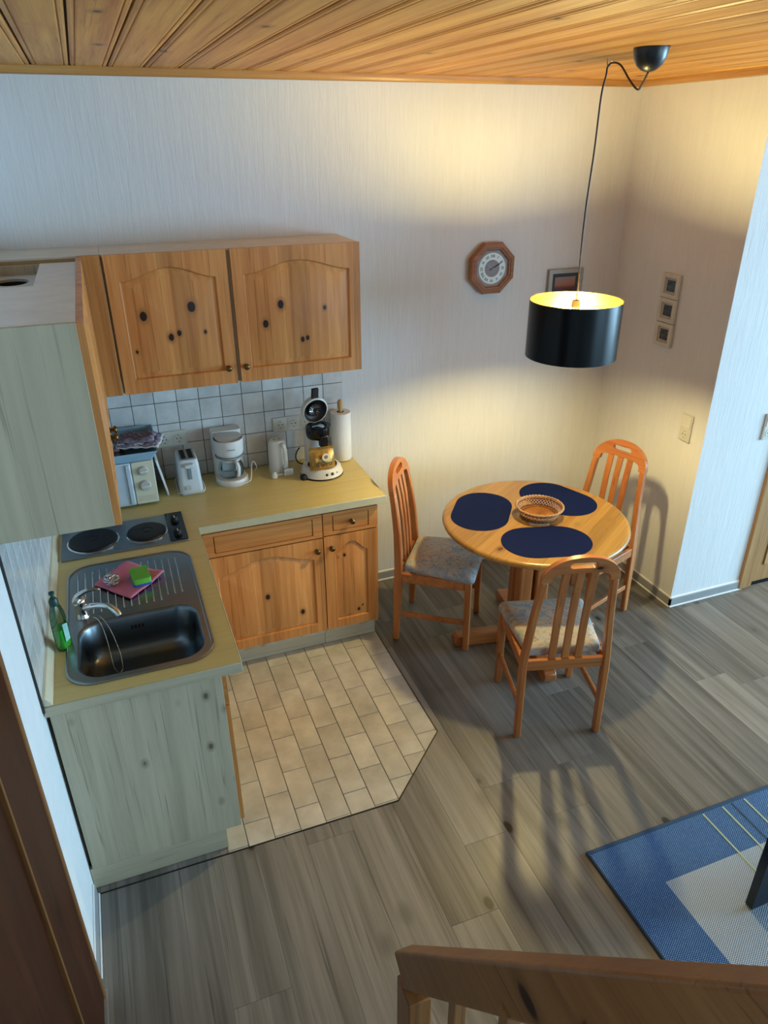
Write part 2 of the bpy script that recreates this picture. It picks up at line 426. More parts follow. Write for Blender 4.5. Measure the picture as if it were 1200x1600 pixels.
# floor: slab, grey planks, kitchen tiles
fl = struct('floor', MB().box(-.15, XFAR+.15, YFRONT-.15, .15, -.10, -.016), M_dark, 'grey oak plank floor with a cream tiled kitchen area')
PW, PL = .193, 1.285
pm = {}
x0 = .60-4*PW; k = 0
while x0 < XFAR:
    xa, xb = max(x0, 0.0), min(x0+PW, XFAR)
    if xb-xa > .01:
        off = [(-1.723-3*PL), (-2.23-2*PL), -1.50-3*PL, -2.60-2*PL, -1.95-3*PL, -1.60-3*PL, -2.42-2*PL][(k*3+ (k//5)) % 7]
        if abs(x0-(.60+PW)) < .02: off = -1.723-3*PL
        if abs(x0-(.60-PW)) < .02: off = -2.23-2*PL
        y = off
        while y > YFRONT: y -= PL
        while y < 0:
            ya, yb = max(y, YFRONT), min(y+PL, 0.0)
            if xa > 3.0 and yb > YP: yb = min(yb, YP) if xa > XR else yb
            if yb-ya > .02:
                w, l = xb-xa, yb-ya
                key = (round(w, 3), round(l, 3))
                if key not in pm:
                    g = .0003; c = .0005
                    mb = MB().loft([[(g, g, -.010), (w-g, g, -.010), (w-g, l-g, -.010), (g, l-g, -.010)],
                                    [(g, g, -.002-c), (w-g, g, -.002-c), (w-g, l-g, -.002-c), (g, l-g, -.002-c)],
                                    [(g+c, g+c, -.002), (w-g-c, g+c, -.002), (w-g-c, l-g-c, -.002), (g+c, l-g-c, -.002)]])
                    pm[key] = mb.mesh('plank')
                link('plank', pm[key], M_plank, fl, loc=(xa, ya, 0))
            y += PL
    x0 += PW; k += 1
# kitchen tiles
TX0, TX1, TYB, TYF = .495, 1.5285, -.505, -1.648
cutA, cutB = Vector((1.5285, -1.344)), Vector((1.209, -1.652))
region = [(TX0, TYF), (cutB.x, TYF), (cutA.x, cutA.y), (TX1, TYB), (TX0, TYB)]
MB().prism([(0, -1.640), (TX0, -1.640)]+region[0:4]+[(TX1, 0), (0, 0)], -.014, -.0035).obj('grout_bed', M_grout, fl)
def clip_poly(poly, a, b):   # keep the left side of a->b
    out = []
    for i in range(len(poly)):
        p, q = poly[i], poly[(i+1) % len(poly)]
        dp = (b[0]-a[0])*(p[1]-a[1])-(b[1]-a[1])*(p[0]-a[0]); dq = (b[0]-a[0])*(q[1]-a[1])-(b[1]-a[1])*(q[0]-a[0])
        if dp >= 0: out.append(p)
        if dp*dq < 0:
            t = dp/(dp-dq); out.append((p[0]+(q[0]-p[0])*t, p[1]+(q[1]-p[1])*t))
    return out
CP, RP = .1065, .2085
for k in range(-2, 9):
    cx = .681+CP*k
    j = -8
    while j < 12:
        ya = -.807-RP*j-(RP/2 if k % 2 else 0); yb = ya+RP
        poly = [(cx+.0018, ya+.0018), (cx+CP-.0018, ya+.0018), (cx+CP-.0018, yb-.0018), (cx+.0018, yb-.0018)]
        for i in range(len(region)):
            if not poly: break
            poly = clip_poly(poly, region[i], region[(i+1) % len(region)])
        if len(poly) > 2:
            ar = abs(sum(poly[i][0]*poly[(i+1) % len(poly)][1]-poly[(i+1) % len(poly)][0]*poly[i][1] for i in range(len(poly))))/2
            if ar > .0004:
                c0 = (sum(p[0] for p in poly)/len(poly), sum(p[1] for p in poly)/len(poly))
                lo_ = [(p[0]-c0[0], p[1]-c0[1]) for p in poly]
                sh = [(u*(1-.0012/max(.02, abs(u))) if abs(u) > .004 else u, v*(1-.0012/max(.02, abs(v))) if abs(v) > .004 else v) for u, v in lo_]
                MB().loft([[(u, v, -.004) for u, v in lo_], [(u, v, -.0012) for u, v in lo_], [(u, v, 0) for u, v in sh]]).obj('floor_tile', M_ftile, fl, loc=(c0[0], c0[1], 0))
        j += 1
et = MB()
for a, b in (((TX1, TYB), (1.5285, -1.344)), ((1.5285, -1.344), (1.209, -1.651)), ((1.209, -1.651), (.0, -1.648))):
    d = (Vector(b)-Vector(a)).normalized(); n = Vector((-d.y, d.x))
    o_ = [Vector(a), Vector(b), Vector(b)+n*.004, Vector(a)+n*.004]
    et.prism([(p.x, p.y) for p in o_], -.012, .0008)
et.obj('edge_strip', plain('edge_strip_dark', '2e2a27', .4, .6), fl)

# ceiling boards
cl = struct('ceiling', MB().box(-.15, XFAR+.15, YFRONT-.15, .15, CEIL+.016, CEIL+.06), M_groove, 'varnished pine board ceiling with dark grooves')
GP = .1435
def board_mesh(w):
    L = YFRONT
    h = w/2
    pr = [(-h+.0035, .014), (-h+.0035, .004), (-h+.010, .001), (-h+.017, .001), (-h+.0185, .005), (-h+.0205, .005), (-h+.022, .001),
          (-h+.026, 0), (h-.026, 0), (h-.022, .001), (h-.0205, .005), (h-.0185, .005), (h-.017, .001), (h-.010, .001), (h-.0035, .004), (h-.0035, .014)]
    return MB().loft([[(x, 0, z) for x, z in pr], [(x, L, z) for x, z in pr]]).mesh('ceiling_board')
bmesh_ = board_mesh(GP)
x = .282-2*GP+GP/2
while x < XFAR:
    if x-GP/2 > -.02 and x+GP/2 < XFAR+.02: link('ceiling_board', bmesh_, M_ceil, cl, loc=(x, 0, CEIL))
    x += GP
link('ceiling_board', MB().box(0, .06, YFRONT, 0, CEIL, CEIL+.014).mesh('ceiling_board'), M_ceil, cl)
def trimprof(): return [(0, 0), (.008, 0), (.016, .004), (.021, .012), (.024, .024), (.024, .032), (0, .032)]
def trim(name, a, b, inward, mat, label):
    """quarter-round strip between wall and ceiling from a to b"""
    d = Vector(inward)
    lp = [[(p[0]+d.x*u, p[1]+d.y*u, CEIL-.030+v) for u, v in trimprof()] for p in (a, b)]
    return struct(name, MB().loft(lp), mat, label, smooth=30)
trim('trim_1', (0, 0), (XR, 0), (0, -1), M_trim, 'pine trim along the top of the kitchen wall')
trim('trim_2', (XR, 0), (XR, YP), (-1, 0), M_trimy, 'pine trim along the top of the dining corner wall')
trim('trim_3', (0, YFRONT), (0, 0), (1, 0), M_trimy, 'pine trim along the top of the sink wall')
trim('trim_4', (XR, YP), (XFAR, YP), (0, -1), M_trim, 'pine trim above the passage door')
def baseboard(name, a, b, inward, label):
    d = Vector(inward)
    pr = [(0, 0), (.014, 0), (.014, .008), (.011, .011), (.011, .055), (.007, .060), (0, .060)]
    o = struct(name, MB().loft([[(p[0]+d.x*u, p[1]+d.y*u, v-.001) for u, v in pr] for p in (a, b)]), M_base, label)
    MB().loft([[(p[0]+d.x*u, p[1]+d.y*u, v) for u, v in ((.0142, 0), (.018, 0), (.018, .006), (.0142, .009))] for p in (a, b)]).obj('sealing_lip', M_white, o)
    MB().loft([[(p[0]+d.x*u, p[1]+d.y*u, v) for u, v in ((0, .0592), (.0075, .0592), (.004, .064), (0, .064))] for p in (a, b)]).obj('top_lip', M_white, o)
    return o
baseboard('baseboard_back', (1.5580, 0), (XR, 0), (0, -1), 'grey baseboard below the kitchen wall')
baseboard('baseboard_right', (XR, 0), (XR, YP-.011), (-1, 0), 'grey baseboard in the dining corner')
baseboard('baseboard_passage', (XR-.011, YP), (3.785, YP), (0, -1), 'grey baseboard beside the passage door')
baseboard('baseboard_left', (0, -1.98), (0, -1.652), (1, 0), 'pale baseboard between the kitchen unit and the brown door')

# wall tiles
TS = .1095; TZ = .1125; gq = .0014
def wtile(w, h):
    t = .006; c = .0015
    return MB().loft([[(gq, 0, gq), (w-gq, 0, gq), (w-gq, 0, h-gq), (gq, 0, h-gq)],
                      [(gq, -t+c, gq), (w-gq, -t+c, gq), (w-gq, -t+c, h-gq), (gq, -t+c, h-gq)],
                      [(gq+c, -t, gq+c), (w-gq-c, -t, gq+c), (w-gq-c, -t, h-gq-c), (gq+c, -t, h-gq-c)]]).mesh('wall_tile')
wtm = {}
wall_back = bpy.data.objects['wall_back']; wall_left = bpy.data.objects['wall_left']
zl = [.9005, .9785, 1.091, 1.2035, 1.316, 1.4285, 1.479]
xl = [1.095+TS*k for k in range(-10, 5)]; xl = [0.0]+[v for v in xl if v > .02]
def put_tiles(wall, us, zs, rotz, loc):
    for a, b in zip(us[:-1], us[1:]):
        for c, d in zip(zs[:-1], zs[1:]):
            key = (round(b-a, 3), round(d-c, 3))
            if key not in wtm: wtm[key] = wtile(b-a, d-c)
            link('wall_tile', wtm[key], M_wtile, wall, loc=loc(a, c), rot=(0, 0, rotz))
put_tiles(wall_back, xl, zl, 0, lambda u, z: (u, -.002, z))
yl = [-1.645+TS*k for k in range(0, 16)]; yl = [v for v in yl if v < -.03]+[-.009]
put_tiles(wall_left, yl, zl, pi/2, lambda u, z: (.002, u, z))
MB().box(0, 1.533, -.0030, 0, .9005, 1.479).obj('tile_grout', M_grout, wall_back)
MB().box(0, .0030, -1.645, -.004, .9005, 1.479).obj('tile_grout', M_grout2, wall_left)
MB().box(0, .008, -1.650, -1.645, .88, 1.479).obj('tile_edge_strip', M_hole, wall_left)

# doors
def left_door():
    d = struct('door_1', MB().box(.0005, .010, -3.05, -2.33, .005, 2.02), M_brown, 'dark brown stained wooden door on the sink wall')
    MB().box(.0005, .020, -2.33, -2.035, .003, 2.20).obj('casing', M_brown, d, bevel=.006)
    MB().box(.0005, .020, -3.32, -3.05, .003, 2.20).obj('casing', M_brown, d, bevel=.006)
    MB().box(.0005, .020, -3.05, -2.33, 2.02, 2.20).obj('casing', M_brown, d, bevel=.006)
    MB().box(-.0, .023, -2.338, -2.330, .003, 2.02).obj('stop_bead', wood('brown_bead', '6a4022', '8a5c34', 'z'), d, bevel=.003)
    MB().box(.0, .026, -2.052, -2.028, .003, 2.20).obj('lit_edge_bead', wood('brown_bead_lit', '6a4022', '8a5c34', 'z'), d, bevel=.007, seg=3)  # lighter brown paints in the light caught by the casing's rounded edge
    MB().box(0, .030, -2.345, -2.020, -.001, .006).obj('foot_seal', M_base, d)
left_door()
def right_door():
    d = struct('door_2', MB().box(3.872, 4.62, YP+.02, YP+.055, .006, 2.0), M_door2, 'light brown pine door in the passage wall')
    MB().box(3.765, 3.845, YP-.018, YP+.03, .0, 2.07).obj('casing', M_door2, d, bevel=.004)
    MB().box(3.845, 3.872, YP-.008, YP+.07, .0, 2.03).obj('casing_stop', M_door2, d, bevel=.003)
    MB().box(4.64, 4.72, YP-.018, YP+.03, .0, 2.07).obj('casing', M_door2, d, bevel=.004)
    MB().box(4.62, 4.64, YP-.008, YP+.07, .0, 2.03).obj('casing_stop', M_door2, d, bevel=.003)
    MB().box(3.845, 4.64, YP-.018, YP+.03, 2.0, 2.07).obj('casing', M_door2, d, bevel=.004)
    M2 = wood('door_pine_panel', 'a5794a', 'c89c68', 'z', rnd_knots=2.5)
    for z0, z1 in ((.12, .85), (1.0, 1.88)):
        for x0, x1 in ((3.96, 4.22), (4.29, 4.54)):
            MB().box(x0, x1, YP+.012, YP+.0205, z0, z1).obj('panel', M2, d, bevel=.004)
    MB().tube([(4.56, YP+.02, 1.02), (4.56, YP-.03, 1.02), (4.46, YP-.035, 1.02)], .009, 8).obj('handle', M_steel, d, smooth=40)
right_door()

# ------------------------------------------------------------------ kitchen units
def contour(x0, x1, z0, zs, zt, n=22):
    pts = [(x0, z0), (x1, z0)]
    for i in range(n+1):
        t = i/n; f = (.5-.5*cos(2*pi*t))**.85
        pts.append((x1+(x0-x1)*t, zs+(zt-zs)*f))
    return pts
def inset(c, d):
    xs = [p[0] for p in c]; zs = [p[1] for p in c]
    cx, cz = (min(xs)+max(xs))/2, (min(zs)+max(zs))/2
    sx = 1-2*d/(max(xs)-min(xs)); sz = 1-2*d/(max(zs)-min(zs))
    return [(cx+(x-cx)*sx, cz+(z-cz)*sz) for x, z in c]
def knob(parent, x, z, y=-.020, r=.0145):
    tf = lambda a, b, c: (x+a, y-c, z+b)
    k = MB().lathe([(r*.75, 0), (r*.8, .002), (r*.42, .005), (r*.40, .010), (r*.95, .016), (r, .020), (r*.8, .025), (r*.35, .027)], 16, tf=tf)
    return k.obj('knob', M_brass, parent, smooth=50)
def arch_door(parent, w, h, loc, rotz=0, stile=.055, bot=.06, top=.10, rise=.045, knots=(), name='door', kn=None, mat=None):
    mat = mat or M_pine
    c0 = contour(stile, w-stile, bot, h-top, h-top+rise)
    ce = inset(c0, -.007)
    tf = lambda u, v, hh: (u, -hh, v)
    mb = MB().prism([(0, 0), (w, 0), (w, h), (0, h)], 0, .009, tf=tf)
    mb.prism([(0, 0), (w, 0), (w, h), (0, h)], .009, .020, holes=[ce], tf=tf)
    mb.loft([[(u, -.020, v) for u, v in ce], [(u, -.0180, v) for u, v in inset(c0, -.004)], [(u, -.0095, v) for u, v in c0]], False, False)
    d = mb.obj(name, mat, parent, loc=loc, rot=(0, 0, rotz))
    pm_ = mat if not knots else wood('pine_panel_%d' % len(MATS), 'aa652d', 'd99c5c', 'z', knots=[(x, -.018, z, r) for x, z, r in knots], stave=('x', .085), rough=.42, coat=.06, knotcol='260d04')
    i1, i2 = inset(c0, .004), inset(c0, .030)
    MB().loft([[(u, -.0092, v) for u, v in inset(c0, -.001)], [(u, -.0098, v) for u, v in i1], [(u, -.0190, v) for u, v in i2]], False, True).obj('panel', pm_, d, smooth=25)
    if kn: knob(d, *kn)
    return d
def drawer_front(parent, w, h, loc, kn=None, rotz=0):
    tf = lambda u, v, hh: (u, -hh, v)
    q = .048; e = .018
    out = [(0, 0), (w, 0), (w, h), (0, h)]; inn = [(q, e), (w-q, e), (w-q, h-e), (q, h-e)]
    mb = MB().prism(out, 0, .012, tf=tf).prism(out, .012, .020, holes=[inn], tf=tf)
    d = mb.obj('drawer', M_pinex, parent, loc=loc, rot=(0, 0, rotz))
    g = .005
    i2 = [(q+g, e+g*.5), (w-q-g, e+g*.5), (w-q-g, h-e-g*.5), (q+g, h-e-g*.5)]
    MB().prism(i2, .012, .0185, tf=tf).obj('drawer_field', M_pinex, d, bevel=.0015)
    if kn: knob(d, *kn)
    return d

# base cabinets of the back run
cb = thing('base_cabinet', 'wide pine base cabinet with arched door in the kitchen corner', 'cabinet', (.60, 0, 0))
MB().box(0.0, .630, -.548, -.010, .105, .855).obj('body', M_melam, cb)
MB().box(0.0, .632, -.505, -.49, .001, .104).obj('plinth', M_melamx, cb)
MB().box(-.020, .043, -.5685, -.5495, .110, .850).obj('corner_filler', M_pine, cb)
drawer_front(cb, .585, .128, (.045, -.5495, .705))
arch_door(cb, .585, .563, (.045, -.5495, .135), stile=.055, bot=.058, top=.115, rise=.06,
          knots=[(.927-.645, .419-.135, .011), (1.103-.645, .285-.135, .010), (.20, .02, .004)], kn=(.552, .500))
cn = thing('drawer_cabinet', 'narrow pine base cabinet with drawer at the worktop end', 'cabinet', (1.234, 0, 0))
MB().box(0.0, .293, -.548, -.010, .105, .855).obj('body', M_melam, cn)
MB().box(0.0, .290, -.505, -.49, .001, .104).obj('plinth', M_melamx, cn)
drawer_front(cn, .290, .122, (.001, -.5495, .711), kn=(.150, .062))
arch_door(cn, .290, .568, (.001, -.5495, .135), stile=.062, bot=.055, top=.115, rise=.062,
          knots=[(1.305-1.235, .570-.135, .006), (1.341-1.235, .578-.135, .006), (1.412-1.235, .226-.135, .007), (1.435-1.235, .247-.135, .004)], kn=(.038, .502))
cs = thing('sink_cabinet', 'sink base cabinet with pale laminate end panel', 'cabinet', (0, -1.625, 0))
MB().box(.012, .555, .018, 1.06, .105, .121).box(.012, .028, .018, 1.06, .121, .74).box(.540, .555, .018, 1.06, .121, .74).box(.028, .540, .880, .896, .121, .74).obj('body', M_melam, cs)
MB().box(.012, .560, 0, .0175, .106, .857).obj('end_panel', M_melam, cs, bevel=.001)
MB().box(.002, .500, .004, .018, .001, .104).box(.484, .500, .018, 1.11, .001, .104).obj('plinth', M_melamx, cs)
drawer_front(cs, .50, .135, (.5555, .003, .715), rotz=pi/2)
arch_door(cs, .50, .570, (.5555, .003, .135), rotz=pi/2, kn=(.46, .50))
drawer_front(cs, .47, .135, (.5555, .507, .715), rotz=pi/2)
arch_door(cs, .47, .570, (.5555, .507, .135), rotz=pi/2, kn=(.04, .50))

# worktop with cut-outs for sink
WX, WYI, WXI, WL = 1.5566, -.6014, .6283, -1.6424
wt = thing('worktop', 'beige L-shaped laminate worktop around the kitchen corner', 'worktop', (0, 0, .858))
outer = [(.004, -.008), (.004, WL), (WXI, WL), (WXI, WYI), (WX, WYI), (WX, -.008)]
hole = rrect(.092, .545, -1.568, -.805, .07)
MB().prism(outer, 0, .0405, holes=[hole]).obj('top', M_work, wt)
e = .004
MB().box(.004, WXI+e, WL-e, WL, 0, .0400).obj('edge_band', M_melamx, wt, bevel=.002)
MB().box(WXI, WXI+e, WL, WYI, 0, .0400).obj('edge_band', M_edge, wt, bevel=.002)
MB().box(WXI, WX+e, WYI-e, WYI, 0, .0400).obj('edge_band', M_edge, wt, bevel=.002)
MB().box(WX, WX+e, WYI, -.008, 0, .0400).obj('edge_band', M_edge, wt, bevel=.002)
MB().loft([[(u, y, v) for u, v in ((.0085, .041), (.034, .041), (.030, .050), (.016, .070), (.0085, .072))] for y in (WL, -.012)]).obj('wall_strip', plain('wall_strip_cream', 'd5ccb0', .35), wt, smooth=30)

# wall cabinets of the back run
UZ0, UZ1, UD = 1.480, 2.070, -.3436
KNU1 = [(.545, 1.816, .014), (.751, 1.841, .016), (.649, 1.717, .011), (.686, 1.732, .009), (.799, 1.728, .006), (.496, 1.665, .006)]
KNU2 = [(1.149, 1.822, .013), (1.073, 1.740, .012), (1.356, 1.792, .007), (1.243, 1.654, .009), (1.267, 1.659, .008)]
def wall_unit(name, label, x0, x1, dx0, dx1, knots, kx):
    t = thing(name, label, 'cabinet', (x0, 0, UZ0))
    MB().box(0.0005, x1-x0-.0005, UD+.021, -.0005, 0, UZ1-UZ0-.008).obj('body', M_melam, t)
    MB().box(0, x1-x0, UD+.021, 0, UZ1-UZ0-.0075, UZ1-UZ0).obj('top_board', M_cabtop, t)
    w = dx1-dx0
    arch_door(t, w, UZ1-UZ0+.002, (dx0-x0, UD+.020, -.002), stile=.058, bot=.068, top=.115, rise=.05,
              knots=[(a-dx0, b-UZ0, r) for a, b, r in knots], kn=(kx-dx0, 1.555-UZ0))
    return t
wall_unit('wall_cabinet', 'pine wall cabinet with arched door and large knots, next to the corner filler', .412, .932, .420, .922, KNU1, .884)
wall_unit('wall_cabinet', 'pine wall cabinet at the free right end above the pad coffee machine', .932, 1.5336, .940, 1.5326, KNU2, .966)
cc = thing('corner_wall_cabinet', 'corner wall cabinet closed by a narrow pine filler board', 'cabinet', (0, 0, UZ0))
MB().box(.0105, .411, UD+.021, -.0005, 0, UZ1-UZ0-.008).obj('body', plain('raw_chipboard', 'b59a70', .8), cc)
MB().box(.0105, .411, UD+.021, 0, UZ1-UZ0-.0075, UZ1-UZ0).obj('top_board', M_cabtop, cc)
MB().box(.322, .410, UD, UD+.020, -.002, UZ1-UZ0+.002).obj('filler_board', wood('filler_pine', '9a5f2c', 'c48a4c', 'z', rough=.4, contrast=1.4, fine=24), cc, bevel=.002)

# wall cabinets of the left run
YN = -1.6282; YH = -1.004; DL = .3184
ce_ = thing('wall_cabinet', 'wall cabinet with pale laminate end panel and white top above the sink', 'cabinet', (0, YN, UZ0))
MB().box(.0105, DL-.001, .0175, YH-YN, 0.001, UZ1-UZ0-.018).obj('body', M_melam, ce_)
MB().box(.0105, DL, 0, .017, 0, UZ1-UZ0-.0005).obj('end_panel', wood('pale_pine_laminate_end', 'a0957d', 'bfb49b', 'z', rnd_knots=6.5, gap=.14, knotcol='5f5844', contrast=1.0, rough=.5, coat=0, fine=20), ce_, bevel=.001)
MB().box(.0105, DL, .017, YH-YN, UZ1-UZ0-.0175, UZ1-UZ0).obj('top_board', plain('white_board', 'd5d5d4', .5), ce_)
arch_door(ce_, YH-YN-.004, UZ1-UZ0-.002, (DL, .001, 0), rotz=pi/2, kn=(.585, .06))
ch = thing('hood_cabinet', 'open-topped extractor wall cabinet with a white board and round duct hole', 'cabinet', (0, YH+.001, UZ0))
hl = UD-YH-.003
MB().box(.0105, DL-.001, 0, .016, 0, UZ1-UZ0-.02).box(.0105, DL-.001, hl-.016, hl, 0, UZ1-UZ0-.02).box(.0105, DL-.001, .0165, hl-.0165, 0, .016).obj('body', M_melam, ch)
MB().box(.183, DL, .0005, hl-.0005, UZ1-UZ0-.0375, UZ1-UZ0-.018).obj('top_board', plain('white_board', 'd5d5d4', .5), ch)
hp = MB().prism([(.0105, .017), (.3, .017), (.3, hl-.017), (.0105, hl-.017)], .525, .535, holes=[[(.085+.06*cos(2*pi*i/28), .47+.085*sin(2*pi*i/28)) for i in range(28)]])
hp.obj('duct_plate', plain('hood_plate', 'bcb8b0', .5), ch)
MB().lathe([(.058, .40), (.058, .528)], 28, c=(.085, .47, 0), cap1=False).obj('duct_pipe', M_blackmt, ch)
arch_door(ch, hl-.004, UZ1-UZ0-.002, (DL, .002, 0), rotz=pi/2, kn=(.04, .06))

# ------------------------------------------------------------------ sink, tap, hob
sk = thing('kitchen_sink', 'stainless steel inset sink with ribbed drainer and single bowl', 'sink', (0, 0, .9))
so = rrect(.070, .563, -1.588, -.785, .095, 8); si = inset(so, .012)
bo = rrect(.108, .533, -1.560, -1.215, .085, 8)
dk = MB()
dk.loft([[(x, y, -.001) for x, y in so], [(x, y, .004) for x, y in so], [(x, y, .0065) for x, y in inset(so, .004)], [(x, y, .006) for x, y in inset(so, .009)], [(x, y, .003) for x, y in si]], False, False)
tri = geometry.tessellate_polygon([[Vector((x, y, 0)) for x, y in si], [Vector((x, y, 0)) for x, y in bo]])
fl_ = si+bo
dk.add([(x, y, .003) for x, y in fl_], [tuple(t) for t in tri])
dk.obj('deck', M_steel, sk, smooth=40)
lp = []
def br(ins, z): lp.append([(x, y, z) for x, y in inset(bo, ins)])
br(0, .003); br(.004, .0); br(.010, -.012); br(.022, -.09); br(.030, -.125); br(.045, -.143); br(.075, -.150); br(.12, -.153)
bl = MB().loft(lp, False, True)
bl.obj('bowl', plain('bowl_steel', '717980', .30, 1.0, mottled=.08), sk, smooth=60)
for i in range(15):
    x = .112+i*.0275
    y1 = -.832-.02*abs(i-7)/7; y0 = -1.165+ (0.03 if i > 11 else 0)
    MB().tube([(x, y0, .0025), (x, y0+.006, .0048), (x, y1-.006, .0048), (x, y1, .0025)], .0028, 6).obj('drainer_rib', M_chrome, sk, smooth=60)
dr = MB().lathe([(.030, 0), (.028, .003), (.020, .003), (.018, .001)], 24, c=(.318, -1.40, -.153))
dro = dr.obj('drain', M_chrome, sk, smooth=40)
for a in range(5):
    MB().lathe([(.004, 0), (.004, .0008)], 8, c=(.318+.010*cos(a*1.257), -1.40+.010*sin(a*1.257), -.1521)).obj('drain_hole', M_dark, dro)
for i in range(4):
    MB().box(.288+i*.013, .296+i*.013, -1.2265, -1.2255, -.055, -.040).obj('overflow_slot', M_dark, sk, loc=(0, -.0065, 0))
cpath = bez((.165, -1.205, .012), (.19, -1.22, .02), (.20, -1.27, -.02), (.205, -1.31, -.10), 14)+bez((.207, -1.33, -.11), (.212, -1.40, -.135), (.245, -1.40, -.13), (.24, -1.34, -.118), 14)+bez((.238, -1.31, -.10), (.225, -1.26, -.03), (.205, -1.23, .015), (.185, -1.20, .010), 14)
MB().tube(cpath, .0011, 6).obj('plug_chain', M_chrome, sk, smooth=60)

tp = thing('mixer_tap', 'chrome single-lever mixer tap on the sink', 'tap', (.128, -1.172, .9037))
MB().lathe([(.026, 0), (.026, .004), (.021, .010), (.020, .050), (.023, .056), (.023, .074), (.018, .082), (.006, .086)], 24).obj('body', M_chrome, tp, smooth=45)
sp = bez((.005, -.004, .040), (.04, -.03, .055), (.075, -.055, .075), (.105, -.08, .066), 10)+[(.125, -.095, .052), (.130, -.099, .040)]
MB().tube(sp, [.013]*4+[.0115]*5+[.0125]*2+[.0125, .012], 12).obj('spout', M_chrome, tp, smooth=60)
lv = bez((-.016, -.022, .080), (-.004, -.016, .112), (.035, -.015, .124), (.078, -.014, .114), 10)
MB().bar(lv, [.030, .030, .028, .026, .024, .022, .020, .018, .016, .014, .010], [.016, .016, .015, .013, .011, .010, .009, .008, .007, .006, .004], side=(0, -1, 0)).obj('lever', M_chrome, tp, smooth=60, bevel=.003)

hb = thing('electric_hob', 'two-plate electric hob with steel top and black control strip', 'hob', (0, 0, .8995))
hr = radians(-1.0)
MB().prism(rrect(.045, .576, -.716, -.432, .006, 3), 0, .008).obj('steel_top', plain('hob_steel', '8e949a', .35, .9), hb, bevel=.002)
MB().box(.497, .575, -.715, -.433, .0082, .0125).obj('control_strip', M_blackgl, hb, bevel=.0015)
for y in (-.655, -.520):
    kb = MB().lathe([(.020, 0), (.020, .003), (.017, .005), (.016, .020), (.013, .023)], 20, c=(.536, y, .0125)).obj('control_knob', M_blackmt, hb, smooth=40)
    MB().box(.534, .538, y-.018, y+.002, .0357, .0372).obj('pointer', M_plast, kb)
for (px, py, pr, nm) in ((.178, -.588, .104, 'hotplate'), (.405, -.592, .086, 'hotplate')):
    hp_ = MB().lathe([(pr+.006, 0), (pr+.006, .003), (pr, .005)], 40, c=(px, py, .008), cap1=False)
    ring = hp_.obj('trim_ring', M_chrome, hb, smooth=40)
    MB().lathe([(pr-.001, 0), (pr-.001, .011), (pr-.006, .014), (pr-.012, .0148), (.030, .0142), (.028, .0128), (.012, .0128), (.010, .0135)], 40, c=(px, py, .0082)).obj(nm, M_iron, hb, smooth=30)

# dish things
cw = thing('cleaning_cloth', 'pink cleaning cloth spread on the drainer', 'cloth', (.305, -.975, .9075))
cor = [Vector((0, .150)), Vector((.140, -.008)), Vector((-.002, -.150)), Vector((-.135, .010))]
vs, fs = [], []; N = 14
for i in range(N+1):
    for j in range(N+1):
        u, v = i/N, j/N
        p = cor[0]*(1-u)*(1-v)+cor[1]*u*(1-v)+cor[2]*u*v+cor[3]*(1-u)*v
        z = .003+.003*(sin(u*9+v*5)+sin(v*11))*.5+(.012*max(0, (u-.75)/.25)*(1-v)**2)
        vs.append((p.x, p.y, max(z, .001)))
for i in range(N):
    for j in range(N): fs.append((i*(N+1)+j, (i+1)*(N+1)+j, (i+1)*(N+1)+j+1, i*(N+1)+j+1))
co = MB().add(vs, fs).obj('fabric', plain('pink_cloth', 'cf7792', .9, mottled=.12), cw, smooth=80)
sm = co.modifiers.new('thick', 'SOLIDIFY'); sm.thickness = .003; sm.offset = 1
spg = thing('dish_sponge', 'green and blue dish sponge lying on the pink cloth', 'sponge', (.350, -1.005, .9165), radians(6))
MB().prism(rrect(-.035, .035, -.052, .052, .008, 3), .009, .032).obj('foam', plain('sponge_green', '67b23c', .95, mottled=.15), spg, bevel=.004)
MB().prism(rrect(-.0355, .0355, -.0525, .0525, .008, 3), 0, .0088).obj('scrub_layer', plain('sponge_blue', '2a55a8', .95, mottled=.15), spg, bevel=.002)
rs_ = random.Random(3)
sc = MB()
for k in range(26):
    a, b = rs_.uniform(0, pi), rs_.uniform(0, 2*pi); rr = rs_.uniform(.016, .030)
    ax = Vector((sin(a)*cos(b), sin(a)*sin(b), cos(a))); pth = []
    u = ax.orthogonal().normalized(); w = ax.cross(u)
    for i in range(16):
        th = 2*pi*i/16; p = (u*cos(th)+w*sin(th))*rr*(1+.15*sin(5*th+k))
        pth.append((p.x, p.y, .024+p.z*.75))
    sc.tube(pth, .0012, 4, closed=True)
so_ = sc.obj('wire_tangle', M_chrome, None, smooth=60, loc=(.243, -.995, .9135)); so_.name = 'steel_scourer'
tag(so_, 'curly silver steel wire scourer on the pink cloth', 'scourer')
# dish soap bottle
bt = thing('soap_bottle', 'clear dish soap bottle with green liquid beside the tap', 'bottle', (.066, -1.338, .8990), radians(58))
def oval(rx, ry, z, n=24, e=2.6):
    return [(rx*math.copysign(abs(cos(2*pi*i/n))**(2/e), cos(2*pi*i/n)), ry*math.copysign(abs(sin(2*pi*i/n))**(2/e), sin(2*pi*i/n)), z) for i in range(n)]
prof = [(.025, .017, .0005), (.029, .0205, .006), (.030, .021, .03), (.030, .021, .11), (.027, .019, .145), (.019, .015, .170), (.014, .013, .182)]
MB().loft([oval(a, b, z) for a, b, z in prof]).obj('bottle_body', clear('bottle_plastic', 'e4efe6', .2, .12), bt, smooth=60)
MB().loft([oval(a-.0022, b-.0022, z) for a, b, z in [(.025, .017, .003), (.029, .0205, .008), (.030, .021, .03), (.030, .021, .086)]]).obj('green_liquid', plain('green_soap', '45d04a', .15, mottled=0, **{'Subsurface Weight': .5}), bt, smooth=60)
